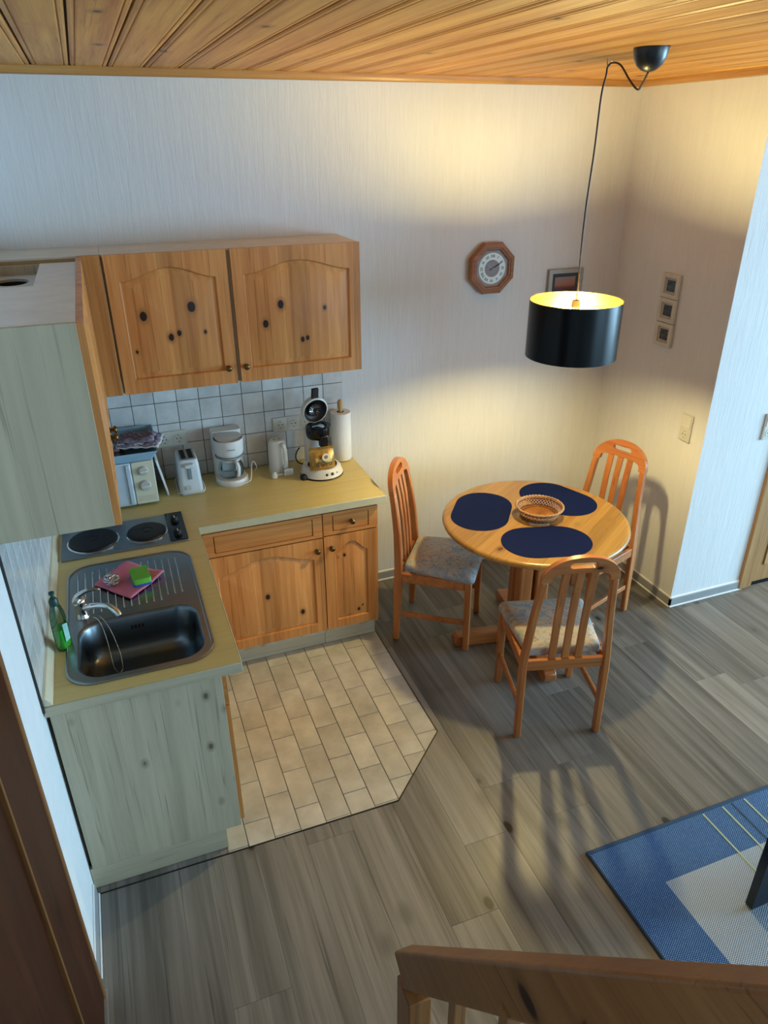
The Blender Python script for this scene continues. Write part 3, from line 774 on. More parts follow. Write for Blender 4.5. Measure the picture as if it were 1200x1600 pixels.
MB().lathe([(.0155, .180), (.0155, .196), (.012, .204), (.009, .208)], 20).obj('cap', plain('cap_dark_green', '0d3b35', .4), bt, smooth=40)
MB().lathe([(.006, .208), (.006, .220), (.0095, .222), (.009, .230), (.004, .232)], 16).obj('push_nozzle', plain('cap_dark_green', '0d3b35', .4), bt, smooth=40)
MB().loft([[(x, -.0214-.0006*0, z) for x, z in ((-.013, .035), (.012, .035), (.012, .100), (-.013, .108))], [(x, -.0218, z) for x, z in ((-.013, .035), (.012, .035), (.012, .100), (-.013, .108))]]).obj('paper_label', plain('bottle_label', '9fd4c8', .4, mottled=.2), bt)

# ------------------------------------------------------------------ worktop appliances
ZT = .8988
def socket_face(parent, x, z, y, r=.021):
    tf = lambda a, b, c: (x+a, y-c, z+b)
    MB().lathe([(r+.003, 0), (r+.003, .0014), (r, .0018), (r*.97, .0006)], 22, tf=tf).obj('socket_insert', M_socket, parent, smooth=40)
    for dx in (-.0095, .0095): MB().lathe([(.0034, .0004), (.0034, .0012)], 8, tf=lambda a, b, c, dx=dx: (x+dx+a, y-c, z+b)).obj('socket_hole', M_hole, parent)
    for dz in (-.017, .017): MB().box(x-.003, x+.003, y-.0018, y-.0003, z+dz-.003, z+dz+.003).obj('earth_clip', M_steel, parent)
def socket_plate(label, x0, n, z0, rots=0, loc=(0, -.008, 0)):
    t = thing('socket_outlet', label, 'socket', (x0, loc[1], z0))
    w = .0715*n+.009
    MB().box(0, w, -.010, 0, 0, .081).obj('cover_frame', M_socket, t, bevel=.003)
    for i in range(n):
        MB().box(.0075+.0715*i, .0715*(i+1)+.0015, -.0112, -.0098, .0075, .0735).obj('insert_plate', M_socket, t, bevel=.001)
        socket_face(t, .0405+.0715*i, .0405, -.0114)
    return t
socket_plate('cream double socket on the tiles behind the toaster', .529, 2, 1.083)
socket_plate('cream triple socket on the tiles behind the pad coffee machine', 1.135, 3, 1.083)

mw = thing('microwave', 'small white microwave with two round knobs in the corner', 'microwave', (.268, -.155, ZT))
X0, X1, Y0, Y1, Z0, Z1 = -.222, .222, -.120, .130, .012, .236
MB().box(X0, X1, Y0, Y1, Z0, Z1).obj('body', M_plastb, mw, bevel=.006)
MB().box(X0+.002, .116, Y0-.016, Y0-.0005, Z0+.002, Z1-.003).obj('door', plain('microwave_door', 'b6c3cc', .3), mw, bevel=.005)
MB().box(X0+.05, .040, Y0-.0168, Y0-.0155, Z0+.05, Z1-.05).obj('door_window', plain('microwave_window', '4b5a66', .12, mottled=0), mw)
MB().box(.092, .112, Y0-.023, Y0-.0165, Z0+.010, Z1-.010).obj('door_handle', plain('microwave_door', 'b6c3cc', .3), mw, bevel=.006)
MB().box(.119, X1-.001, Y0-.013, Y0-.0005, Z0+.002, Z1-.003).obj('control_panel', M_creamp, mw, bevel=.003)
for z, r in ((.187, .0225), (.110, .0265)):
    tf = lambda a, b, c, z=z: (.171+a, Y0-.013-c, z+b)
    kk = MB().lathe([(r+.003, 0), (r+.003, .001), (r, .0015), (r*.92, .012), (r*.85, .014)], 28, tf=tf).obj('dial', plain('dial_grey', 'b9b8ae', .35), mw, smooth=40)
    MB().box(.171-r*.8, .171+r*.8, Y0-.034, Y0-.027, z-.005, z+.005).obj('dial_grip', plain('dial_grip', 'd0cfc8', .35), kk, bevel=.002)
MB().box(.130, .210, Y0-.0136, Y0-.0128, .030, .058).obj('release_button', plain('panel_button', 'c4bea8', .4), mw, bevel=.0004)
for x in (X0+.03, X1-.03):
    for y in (Y0+.03, Y1-.03): MB().lathe([(.012, 0), (.012, .012)], 12, c=(x, y, 0)).obj('foot', M_blackmt, mw)

tr = thing('plastic_tray', 'light blue open plastic tray on top of the microwave', 'tray', (.285, -.160, ZT+.2365))
def rr3(x0, x1, y0, y1, z, r=.012): return [(x, y, z) for x, y in rrect(x0, x1, y0, y1, r, 3)]
mt = MB()
zb = .085
mt.loft([rr3(-.205, .205, -.125, .115, 0), [(x, y, z if y < 0 else zb) for (x, y, z) in rr3(-.232, .235, -.150, .132, .048)],
         [(x, y, z if y < 0 else zb) for (x, y, z) in rr3(-.228, .231, -.146, .128, .048)], rr3(-.200, .200, -.120, .110, .004)])
mt.obj('tray_shell', plain('tray_blue', '8fb0c4', .4), tr)
def towel(label, loc, rotz, sx, sy, colr, seed, folds=4, h=.035):
    t = thing('kitchen_towel', label, 'towel', loc, rotz, 'kitchen towels in the tray')
    rr = random.Random(seed)
    for f in range(folds):
        z = h*f/folds; N1, N2 = 16, 12; vs, fs = [], []
        w, d = sx*(1-.10*f+rr.uniform(-.04, .04)), sy*(1-.08*f)
        ox, oy = rr.uniform(-.012, .012), rr.uniform(-.008, .008)
        for i in range(N1+1):
            for j in range(N2+1):
                u, v = i/N1-.5, j/N2-.5
                wz = .006*sin(u*13+f*2+seed)*cos(v*9+f)+.004*sin(u*29+v*17)
                edge = max(abs(u), abs(v))
                vs.append((ox+u*w, oy+v*d, z+.006+wz*.8-(.010 if edge > .47 else 0)*(f > 0)))
        for i in range(N1):
            for j in range(N2): fs.append((i*(N2+1)+j, (i+1)*(N2+1)+j, (i+1)*(N2+1)+j+1, i*(N2+1)+j+1))
        o = MB().add(vs, fs).obj('fold', colr[f % len(colr)], t, smooth=80)
        s_ = o.modifiers.new('thick', 'SOLIDIFY'); s_.thickness = .006; s_.offset = 1
    return t
def checkcloth(name, a, b, sc=55):
    t = NT(name); c = t.coord((sc, sc, sc)); w = t.n('ShaderNodeTexChecker'); t.l(c, w.inputs[0]); w.inputs['Scale'].default_value = 1.0
    nz = t.noise(t.coord((1, 1, 1)), 60, 3)
    w.inputs['Color1'].default_value = lin(a); w.inputs['Color2'].default_value = lin(b)
    t.col(t.mix(t.rng(nz, .3, .7, 0, .5), w.outputs[0], lin(a))); t.set(Roughness=.95); MATS[name] = t.m; return t.m
MTa = checkcloth('towel_mauve', '6d5f70', '9a8c98'); MTb = plain('towel_white_hem', 'cfcdd3', .95, mottled=.1); MTc = checkcloth('towel_plum', '5a4550', '806c78')
towel('mauve checked kitchen towel folded in the tray beside the white hem', (.225, -.165, ZT+.245), radians(8), .26, .20, [MTc, MTa, MTc], 1, 3, .055)
towel('grey and white kitchen towel draped over the tray edge', (.432, -.165, ZT+.280), radians(-14), .22, .17, [MTb, MTa, MTb, MTa], 5, 4, .045)
bd = MB().box(-.005, .005, -.10, .10, 0, .20).obj('chopping_board', M_plast, None, bevel=.003, loc=(.541, -.115, ZT+.002), rot=(0, radians(-10), 0))
tag(bd, 'thin white chopping board leaning against the microwave side', 'board')

# toaster
ts = thing('toaster', 'white two-slot toaster with cord wrapped round its base', 'toaster', (.655, -.150, ZT))
def rl(w, l, z, r=.02, dy=0): return [(x, y+dy, z) for x, y in rrect(-w/2, w/2, -l/2, l/2, r, 4)]
MB().loft([rl(.112, .185, .006), rl(.116, .190, .016), rl(.112, .186, .05), rl(.100, .172, .155, .018), rl(.094, .164, .176, .016), rl(.084, .154, .183, .014)]).obj('body', M_plastb, ts, smooth=40)
MB().prism(rrect(-.036, .036, -.066, .066, .008, 3), .1825, .1865).obj('top_plate', plain('toaster_plate', '8d8f92', .35, .5), ts, bevel=.001)
for x in (-.018, .018): MB().box(x-.0115, x+.0115, -.060, .060, .1860, .1873).obj('slot', M_dark, ts)
MB().box(-.022, .022, -.112, -.080, .150, .170).obj('lever', M_plastb, ts, bevel=.004)
MB().box(-.009, .009, -.0960, -.0905, .085, .145).obj('lever_slot', plain('toaster_slot', '7a8890', .4), ts, bevel=.002)
MB().box(-.030, -.002, -.0985, -.0915, .030, .052).obj('browning_dial', plain('dial_grey', 'b9b8ae', .35), ts, bevel=.002)
MB().prism(rrect(-.050, .050, -.085, .085, .012, 3), 0, .007).obj('base_foot', M_plastb, ts)
cd = [(x*1.10, y*1.05, .016+.006*sin(i*.9)) for i, (x, y) in enumerate(rrect(-.060, .060, -.096, .096, .025, 5))]
MB().tube(cd, .0032, 6, closed=True).obj('power_cord', M_plast, ts, smooth=60)

# filter coffee machine
cf = thing('filter_coffee_machine', 'white filter coffee machine with glass jug', 'coffee machine', (.872, -.130, ZT))
MB().lathe([(.080, 0), (.083, .006), (.083, .024), (.078, .032), (.066, .034)], 36, c=(0, -.020, 0)).obj('base', M_plast, cf, smooth=40)
MB().prism(rrect(-.076, .076, .030, .105, .018, 4), 0, .262).obj('water_tank', M_plast, cf, bevel=.008, seg=3)
MB().lathe([(.055, .146), (.068, .156), (.073, .170), (.076, .238), (.074, .240)], 36, c=(0, -.012, 0), cap1=False).lathe([(.070, .240), (.066, .160), (.0, .158)], 36, c=(0, -.012, 0), cap0=False).obj('filter_basket', M_plast, cf, smooth=40)
MB().lathe([(.069, .215), (.069, .218)], 36, c=(0, -.012, 0)).obj('basket_opening', M_blackmt, cf)
Ml = Matrix.Translation((.002, .060, .252)) @ Matrix.Rotation(radians(11), 4, 'X') @ Matrix.Rotation(radians(5), 4, 'Y')
MB().lathe([(.068, 0), (.071, .003), (.070, .007), (.05, .010), (0.01, .011)], 36, c=(0, -.068, 0)).xf(Ml).obj('lid', plain('lid_grey_white', 'b9b6b1', .35), cf, smooth=40)
MB().lathe([(.0715, .142), (.0735, .150)], 36, c=(0, -.012, 0)).obj('grey_band', plain('band_grey', '8f9698', .4), cf, smooth=40)
jug = MB().lathe([(.050, .036), (.060, .045), (.066, .066), (.063, .092), (.052, .118), (.048, .126)], 32, c=(0, -.022, 0), cap1=False)
jg = jug.obj('glass_jug', clear('jug_glass', 'dfe8ea', .15, .03), cf, smooth=60)
MB().lathe([(.049, .124), (.053, .126), (.053, .134), (.040, .138)], 32, c=(0, -.022, 0)).obj('jug_lid', M_plast, jg, smooth=40)
hd = [(.012, -.074, .132), (.022, -.100, .130), (.026, -.108, .110), (.024, -.106, .070), (.020, -.090, .054)]
MB().bar(hd, .018, .014, side=(.95, .3, 0)).obj('jug_handle', M_plast, jg, bevel=.005, smooth=50)
cpth = bez((-.075, -.02, .02), (-.06, -.11, .05), (.02, -.115, .0), (.080, -.080, .012), 12)+bez((.085, -.075, .014), (.105, -.05, .04), (.10, .0, .085), (.125, .02, .075), 10)+bez((.13, .02, .07), (.14, .03, .05), (.15, .04, .02), (.13, .06, .004), 6)
MB().tube(cpth, .0033, 6).obj('power_cord', M_plast, cf, smooth=60)
MB().box(-.020, .020, -.0895, -.0880, .196, .200).obj('maker_mark', plain('mark_grey', '9a9a9a', .5), cf)

# kettle
kt = thing('electric_kettle', 'small white electric kettle with its cord and plug', 'kettle', (1.128, -.118, ZT))
MB().loft([oval(.050, .044, 0, 28, 2.2), oval(.052, .046, .008, 28, 2.2), oval(.050, .044, .10, 28, 2.2), oval(.046, .041, .165, 28, 2.2), oval(.040, .036, .178, 28, 2.2)]).obj('body', M_plast, kt, smooth=45)
kl = MB().loft([oval(.040, .036, .178, 28, 2.2), oval(.038, .034, .183, 28, 2.2), oval(.02, .018, .185, 28, 2.2)]).obj('lid', M_plast, kt, smooth=45)
for x in (-.013, .013): MB().box(x-.008, x+.008, -.010, .010, .1845, .1865).obj('lid_vent', plain('vent_grey', 'a9aaa8', .4), kl, bevel=.001)
hk = [(.012, -.036, .172), (.022, -.058, .168), (.027, -.066, .145), (.027, -.066, .07), (.024, -.060, .045), (.018, -.044, .038)]
MB().bar(hk, .022, .014, side=(.9, .35, 0)).obj('handle', plain('kettle_handle', 'cfd6d8', .3), kt, bevel=.005, smooth=50)
MB().box(-.022, .022, -.062, -.048, 0, .012).obj('base_lip', M_plast, kt, bevel=.003)
tg = MB().box(.012, .060, -.078, -.0765, .004, .042).obj('paper_tag', plain('tag_white', 'd9dadb', .6), kt)
for i in range(3): MB().box(.020, .050, -.0787, -.0781, .012+i*.008, .0135+i*.008).obj('print_line', plain('print_grey', '7d7f83', .7), tg)
MB().loft([oval(.014, .012, .0, 14), oval(.017, .015, .010, 14), oval(.012, .011, .028, 14), oval(.006, .006, .034, 14)]).obj('mains_plug', M_plast, kt, smooth=45, loc=(-.042, -.080, .002))

# pad coffee machine
pd = thing('pad_coffee_machine', 'white and black pad coffee machine with its lid flipped open', 'coffee machine', (1.338, -.218, ZT), radians(8))
MB().lathe([(.113, 0), (.116, .004), (.113, .009)], 44).obj('foot_ring', M_blackmt, pd, smooth=40)
MB().lathe([(.114, .009), (.111, .016), (.100, .046), (.092, .054), (.080, .056)], 44).obj('base', M_plast, pd, smooth=40)
MB().lathe([(.078, .054), (.078, .058), (.074, .0585)], 36, c=(0, -.012, 0)).obj('drip_tray', M_blackmt, pd, smooth=40)
MB().loft([[(x, y+.062, z) for x, y, z in oval(.062, .052, zz, 28, 2.4)] for zz in (.05, .12, .20, .235)]).obj('water_column', M_plast, pd, smooth=45)
MB().lathe([(.060, .200), (.066, .214), (.068, .235), (.066, .262), (.058, .266), (.044, .262), (.040, .255)], 36, c=(0, .018, 0)).obj('brew_head', M_blackgl, pd, smooth=40)
MB().lathe([(.034, .2555), (.034, .2575)], 30, c=(0, .018, 0)).obj('pad_holder', M_chrome, pd)
MB().box(-.022, .022, -.062, -.020, .165, .232).obj('coffee_spout', M_blackgl, pd, bevel=.008, seg=3)
Mo = Matrix.Translation((0, .062, .262)) @ Matrix.Rotation(radians(-80), 4, 'X') @ Matrix.Translation((0, -.074, 0))
ldo = MB().lathe([(.064, -.008), (.070, -.004), (.073, .012), (.070, .026), (.056, .038), (.02, .044)], 40, cap0=False).xf(Mo).obj('lid', M_plast, pd, smooth=40)
MB().lathe([(.0645, -.0078), (.058, .006), (.046, .016), (.03, .018)], 40, cap0=False, cap1=True).xf(Mo).obj('lid_lining', M_blackmt, ldo, smooth=40)
MB().lathe([(.036, .004), (.038, .010), (.02, .016)], 32).xf(Mo).obj('sieve_disc', plain('sieve_grey', '24272b', .4, .5), ldo, smooth=40)
st_ = MB(); r9 = random.Random(4)
for i in range(16):
    a = 2*pi*i/16; p0 = Vector((cos(a)*.012, sin(a)*.012, .0036)); p1 = Vector((cos(a+.3)*.031, sin(a+.3)*.031, .0036))
    st_.tube([p0, p1], .0013, 5)
st_.xf(Mo).obj('sieve_ribs', M_chrome, ldo)
MB().box(-.019, .019, -.122, -.066, .000, .018).xf(Mo).obj('lid_handle', M_blackmt, ldo, bevel=.005)
for i, (a, r, mt_) in enumerate(((-17, .0065, M_blackmt), (0, .0085, M_hole), (17, .0055, M_steel))):
    a = radians(a-90+8)
    P = Vector((.106*cos(a), .106*sin(a), .030)); nrm = Vector((cos(a), sin(a), .35)).normalized()
    Mq = Matrix.Translation(P) @ nrm.to_track_quat('Z', 'Y').to_matrix().to_4x4()
    MB().lathe([(r, -.004), (r, .0025), (r*.7, .0035)], 18).xf(Mq).obj('button', mt_, pd, smooth=40)
MB().tube(bez((-.045, .09, .03), (-.11, .10, .02), (-.13, .08, .10), (-.075, .11, .12), 12), .0035, 6).obj('power_cord', M_blackmt, pd, smooth=60)
MB().loft([oval(.016, .020, .0, 14), oval(.018, .022, .012, 14), oval(.012, .016, .024, 14)]).obj('side_catch', M_blackmt, pd, loc=(-.118, -.030, .0), smooth=45)
# pouch of coffee pads
pc = thing('coffee_pouch', 'gold foil coffee pad pouch leaning on the pad machine', 'pouch', (1.322, -.300, ZT+.0585), radians(3))
vs, fs = [], []; NX, NZ = 14, 12
w, h = .140, .112
def pz(u, v): return .020*max(0, (1-(2*u-1)**4))*max(0, 1-(2*v-.75)**2)
crn = random.Random(5)
dn = [[crn.uniform(-1, 1)*.0025 for _ in range(NZ+1)] for _ in range(NX+1)]
for sgn in (-1, 1):
    for i in range(NX+1):
        for j in range(NZ+1):
            u, v = i/NX, j/NZ
            y = sgn*(pz(u, v) + .0008)+(dn[i][j] if 0 < i < NX and 0 < j < NZ-2 else 0)
            vs.append(((u-.5)*w*(1-.06*v), y+v*.018, v*h))
q = (NX+1)*(NZ+1)
for i in range(NX):
    for j in range(NZ):
        a = i*(NZ+1)+j; b = (i+1)*(NZ+1)+j
        fs.append((a, b, b+1, a+1)); fs.append((q+a, q+a+1, q+b+1, q+b))
M_foil = plain('gold_foil', 'a5803f', .36, .6, mottled=.3)
po = MB().add(vs, fs).obj('foil_bag', M_foil, pc, smooth=25)
MB().box(-.066, .066, -.0035+.0165, .0025+.0165, .102, .116).obj('top_seal', plain('gold_foil_seal', 'a9803a', .35, .8, mottled=.3), pc, bevel=.001)
Mx = Matrix.Translation((.0, -.0225, .036)) @ Matrix.Rotation(radians(90-4), 4, 'X')
M_ink = plain('pouch_print', '1c140c', .6, mottled=0)
lettering('brand_lettering', "d'Oro", .036, M_ink, pc, Mx)
tfc = lambda a, b, c: (.012+a, -.0215-c, .072+b)
MB().lathe([(.020, 0), (.020, .001)], 24, tf=tfc).obj('cup_print', plain('cup_print_white', 'd8d0bb', .5), pc)
MB().lathe([(.011, .001), (.011, .0014)], 20, tf=tfc).obj('coffee_print', plain('coffee_print', '8a6d3d', .5), pc)
# paper towel
rl_ = thing('paper_towel_holder', 'wooden paper towel holder behind the pad coffee machine', 'holder', (1.497, -.075, ZT))
MB().lathe([(.045, 0), (.045, .003), (.040, .005)], 28).obj('base', M_chairx, rl_, smooth=40)
MB().lathe([(.011, .005), (.011, .290), (.015, .300), (.016, .325), (.012, .340), (.005, .345)], 18).obj('pole', wood('turned_beech', 'b98f5c', 'd0a873', 'z'), rl_, smooth=50)
M_paper = plain('paper_white', 'dddcda', .9, mottled=.02)
rp = MB().lathe([(.020, .0), (.054, .0), (.055, .002), (.055, .268), (.054, .270), (.020, .270)], 40, cap0=False, cap1=False).lathe([(.020, .270), (.020, 0)], 40, cap0=False, cap1=False)
ro = rp.obj('paper_towel_roll', M_paper, None, smooth=40, loc=(1.497, -.075, ZT+.0058)); tag(ro, 'roll of white paper towel on the wooden pole', 'paper roll')
MB().lathe([(.0195, .002), (.0195, .272), (.0175, .272), (.0175, .002)], 24, cap0=False, cap1=False).obj('cardboard_core', plain('cardboard', '8c6b45', .9), ro)

# ------------------------------------------------------------------ dining corner
TC = (2.284, -.849)
tb = thing('dining_table', 'round pine pedestal dining table', 'table', (TC[0], TC[1], 0), radians(-11))
MB().lathe([(.440, .716), (.462, .719), (.472, .727), (.475, .735), (.472, .744), (.464, .7495), (.452, .751)], 64).obj('table_top', M_table, tb, smooth=50, rot=(0, 0, radians(-45)))
for sx in (-1, 1):
    for sy in (-1, 1):
        MB().prism(rrect(sx*.046-.037, sx*.046+.037, sy*.046-.037, sy*.046+.037, .012, 3), .060, .690).obj('pedestal_post', M_chair, tb)
MB().box(-.30, .30, -.035, .035, .690, .716).box(-.0349, .0349, -.30, .30, .6905, .7155).obj('top_brace', M_chairx, tb, bevel=.004)
for i in range(4):
    a = i*pi/2
    pts = [(.020, .004), (.36, .0), (.396, .006), (.408, .030), (.404, .055), (.388, .068), (.28, .074), (.020, .078)]
    tf = lambda u, v, hh, a=a: (u*cos(a)-hh*sin(a), u*sin(a)+hh*cos(a), v)
    MB().prism(pts, -.033, .033, tf=tf).obj('foot', M_chairx, tb, bevel=.006)
MB().prism(rrect(-.09, .09, -.09, .09, .02, 3), .0785, .092).obj('pedestal_base', M_chairx, tb)

def upholstery():
    t = NT('marbled_upholstery')
    n1 = t.noise(t.coord((1, 1, 1)), 7, 4, .6, 1.2); n2 = t.noise(t.coord((1, 1, 1)), 38, 5, .65, 1.5)
    c = t.ramp(n1, [(.30, lin('7d8896')), (.44, lin('9aa3aa')), (.54, lin('b5ac9e')), (.66, lin('b79c8c')), (.78, lin('8f8a90'))])
    c = t.mix(t.rng(n2, .48, .72, 0, .75), c, lin('545a66'))
    c = t.mix(t.rng(n2, .34, .24, 0, .6), c, lin('cfc9bd'))
    t.col(c); t.set(Roughness=.85); t.bump(n2, .15, .004); MATS['marbled_upholstery'] = t.m; return t.m
M_uph = upholstery()
def rear_y(z):
    pts = [(0, -.205), (.22, -.196), (.45, -.190), (.65, -.203), (.80, -.222), (.90, -.240), (1.0, -.262)]
    for (a, b), (c, d) in zip(pts[:-1], pts[1:]):
        if z <= c: return b+(d-b)*(z-a)/(c-a)
    return pts[-1][1]
def make_chair(label, loc, rotz):
    t = thing('dining_chair', label, 'chair', (loc[0], loc[1], 0), rotz, 'pine dining chairs round the table')
    for s in (-1, 1):
        zs = [0, .12, .25, .38, .46, .55, .65, .74, .82, .872]
        MB().bar([(s*(.189-.040*max(0, (z-.42)/.45)), rear_y(z), z) for z in zs], .030, [.034, .038, .042, .044, .043, .040, .037, .034, .032, .030], side=(1, 0, 0)).obj('leg', M_chair, t, bevel=.006)
        MB().bar([(s*.186, .188, 0), (s*.188, .186, .435)], [.032, .036], [.032, .036], side=(1, 0, 0)).obj('leg', M_chair, t, bevel=.005)
        MB().bar([(s*.1885, -.172, .175), (s*.187, .170, .175)], .017, .030, side=(1, 0, 0)).obj('stretcher', M_chairx, t, bevel=.004)
        MB().bar([(s*.188, -.170, .408), (s*.187, .168, .408)], .022, .052, side=(1, 0, 0)).obj('seat_rail', M_chairx, t, bevel=.003)
    MB().box(-.172, .172, -.205, -.183, .382, .434).obj('seat_rail', M_chairx, t, bevel=.003)
    MB().box(-.168, .168, .177, .199, .382, .434).obj('seat_rail', M_chairx, t, bevel=.003)
    # padded seat
    def lo(s, z, n=6):
        w0, w1, y0, y1, r = .168*s+.002, .210*s, -.165*s-.002, .222*s-.004, .030
        pts = []
        for cx, cy, a0, rr in ((w1-r, y1-r, 0, r), (-w1+r, y1-r, 90, r), (-w0+.012, y0+.012, 180, .012), (w0-.012, y0+.012, 270, .012)):
            for i in range(n+1):
                a = radians(a0+90*i/n); pts.append((cx+rr*cos(a), cy+rr*sin(a), z))
        return pts
    MB().loft([lo(.985, .4345), lo(1.0, .442), lo(1.0, .458), lo(.985, .470), lo(.94, .477), lo(.80, .482), lo(.4, .485)]).obj('seat_pad', M_uph, t, smooth=60)
    # crest with hand hole
    n = 26; out = []; hw = .1665; z0 = .868; zt = .998
    for i in range(n+1):
        a = pi*i/n; e = 2/2.15
        out.append((hw*math.copysign(abs(cos(a))**e, cos(a)), z0+(zt-z0)*max(0.0, sin(a))**e))
    inn = []
    for i in range(n+1):
        a = pi*i/n; e = 2/4.0
        inn.append((.124*math.copysign(abs(cos(a))**e, cos(a)), z0+(.046)*max(0.0, sin(a))**e))
    poly = out+[(-x, z) for x, z in [(p[0], p[1]) for p in inn]]
    hole_ = [(x, z) for x, z in rrect(-.058, .058, .940, .970, .0149, 5)]
    tf = lambda u, v, hh: (u, rear_y(v)+hh, v)
    MB().prism(poly, -.0135, .0135, holes=[hole_], tf=tf).obj('crest_rail', M_chairx, t, bevel=.004)
    for x in (-.060, 0, .060):
        MB().bar([(x*(1-.0*z), rear_y(z)+.003, z) for z in (.425, .50, .60, .70, .80, .918)], .034, .013, side=(1, 0, 0)).obj('slat', M_chair, t, bevel=.003)
    return t
make_chair('pine dining chair between the kitchen unit and the table', (1.890, -.575), radians(-126.5))
make_chair('pine dining chair with its back to the railing, nearest the rug', (2.100, -1.358), radians(-15.5))
make_chair('pine dining chair standing by the wall with the triple pictures', (2.714, -.728), radians(109.5))

def placemat(label, loc, rotz):
    t = MB().prism(rrect(-.220, .220, -.148, .148, .146, 12), 0, .0022).obj('place_mat', M_navy, None, loc=(loc[0], loc[1], .7512), rot=(0, 0, rotz))
    return tag(t, label, 'place mat', 'navy place mats on the round table')
placemat('navy oval place mat in front of the chair beside the kitchen unit', (2.066, -.680), radians(53.5))
placemat('navy oval place mat in front of the chair nearest the rug', (2.205, -1.085), radians(-15.5))
placemat('navy oval place mat in front of the chair by the wall', (2.515, -.700), radians(-70))
card = MB().prism([(-.05, -.018), (.05, -.018), (.05, .018), (-.05, .018)], 0, .0012).obj('paper_card', plain('card_paper', 'b9ada0', .7, mottled=.2), None, loc=(2.272, -.908, .7512), rot=(0, 0, radians(-20)))
tag(card, 'small pale paper card lying beside the woven basket', 'card')

# woven basket
bk = thing('woven_basket', 'round woven wicker basket in the middle of the table', 'basket', (2.312, -.838, .7536))
M_wick = plain('wicker_tan', 'a8713c', .7, mottled=.25); M_wick2 = plain('wicker_brown', '6a3f20', .7, mottled=.25); M_wick3 = plain('wicker_pale', 'b58e68', .7, mottled=.2)
def wave_ring(r, z, amp, n, rad, mat, name, ph=0, zamp=0):
    pts = [((r+amp*cos(n*t+ph))*cos(t), (r+amp*cos(n*t+ph))*sin(t), z+zamp*sin(n*t+ph)) for t in [2*pi*i/(n*6) for i in range(n*6)]]
    MB().tube(pts, rad, 5, closed=True).obj(name, mat, bk, smooth=60)
MB().lathe([(.086, 0), (.088, .004), (.084, .006), (.004, .0065)], 40).obj('base_disc', M_wick, bk, smooth=40)
for k in range(6):
    MB().tube([((.012+.0135*k)*cos(2*pi*i/40), (.012+.0135*k)*sin(2*pi*i/40), .0075) for i in range(40)], .003, 5, closed=True).obj('base_coil', M_wick, bk, smooth=60)
for k in range(3): wave_ring(.089+.003*k, .006+.0055*k, .0018, 30, .0034, (M_wick2, M_wick)[k % 2], 'weave_row', ph=k*pi)
lat = MB()
for i in range(40):
    for sg in (-1, 1):
        t0 = 2*pi*i/40; t1 = t0+sg*2*pi/40*1.6
        lat.tube([(.098*cos(t0), .098*sin(t0), .021), ((.106)*cos((t0+t1)/2), .106*sin((t0+t1)/2), .033), (.113*cos(t1), .113*sin(t1), .046)], .0022, 4)
lat.obj('lattice', M_wick3, bk)
for k in range(2): wave_ring(.113+.003*k, .046+.005*k, .0016, 34, .0034, (M_wick2, M_wick3)[k], 'weave_row', ph=k*pi)
wave_ring(.119, .057, .0022, 44, .0048, M_wick3, 'rim_braid', zamp=.002)

# ------------------------------------------------------------------ pendant lamp
LX, LY = 2.318, -.945
lp_ = thing('pendant_lamp', 'black drum pendant lamp with gold lining over the table', 'lamp', (LX, LY, 1.616))
SR, SH = .200, .245
t_ = NT('shade_black_satin'); t_.col(lin('06080c')); t_.set(Roughness=.27); t_.b.inputs['Specular IOR Level'].default_value = .22
t_.bump(t_.noise(t_.coord((240, 240, 8)), 1, 2), .05, .001)
MB().lathe([(SR-.0012, 0), (SR, 0), (SR, SH), (SR-.0012, SH)], 96, cap0=False, cap1=False).obj('shade', t_.m, lp_, smooth=30)
MB().lathe([(SR-.0014, .0005), (SR-.0014, SH-.0005)], 96, cap0=False, cap1=False).obj('gold_lining', M_gold, lp_, smooth=30)
sw = MB()
for i in range(3):
    a = radians(75+120*i); sw.tube([(.014*cos(a), .014*sin(a), SH-.030), ((SR-.002)*cos(a), (SR-.002)*sin(a), SH-.006)], .0016, 6)
sw.tube([((SR-.002)*cos(2*pi*i/48), (SR-.002)*sin(2*pi*i/48), SH-.004) for i in range(48)], .0018, 5, closed=True)
sw.obj('shade_frame', M_steel, lp_, smooth=60)
MB().tube([((SR-.002)*cos(2*pi*i/48), (SR-.002)*sin(2*pi*i/48), .004) for i in range(48)], .0018, 5, closed=True).obj('bottom_ring', M_steel, lp_, smooth=60)
MB().lathe([(.012, .246), (.018, .242), (.020, .222), (.018, .200), (.015, .195)], 20).obj('bulb_socket', M_plast, lp_, smooth=40)
MB().lathe([(.012, .194), (.015, .186), (.019, .168), (.023, .140), (.024, .116), (.022, .094), (.015, .080), (.005, .074)], 24).obj('bulb', emit('bulb_glow', 'ffe79e', LAMP_STRENGTH), lp_, smooth=60)
ht = CEIL-1.616
cab = [(0, 0, .246), (.001, 0, .32), (-.004, .0, .43), (-.004, 0, .62), (.005, 0, .82), (.008, 0, 1.01), (.020, 0, ht-.055), (.022, 0, ht-.030)]
def smooth_path(P, n=6):
    out = []
    for i in range(len(P)-1):
        p0 = Vector(P[max(i-1, 0)]); p1 = Vector(P[i]); p2 = Vector(P[i+1]); p3 = Vector(P[min(i+2, len(P)-1)])
        for k in range(n):
            t = k/n
            out.append(.5*((2*p1)+(-p0+p2)*t+(2*p0-5*p1+4*p2-p3)*t*t+(-p0+3*p1-3*p2+p3)*t**3))
    out.append(Vector(P[-1])); return out
CX, CY = 2.258-LX, -1.292-LY
cab += [(.018, -.03, ht-.018), (.006, -.10, ht-.030), (-.02, -.20, ht-.085), (-.035, -.27, ht-.118), (-.050, -.31, ht-.105), (CX, CY, ht-.072)]
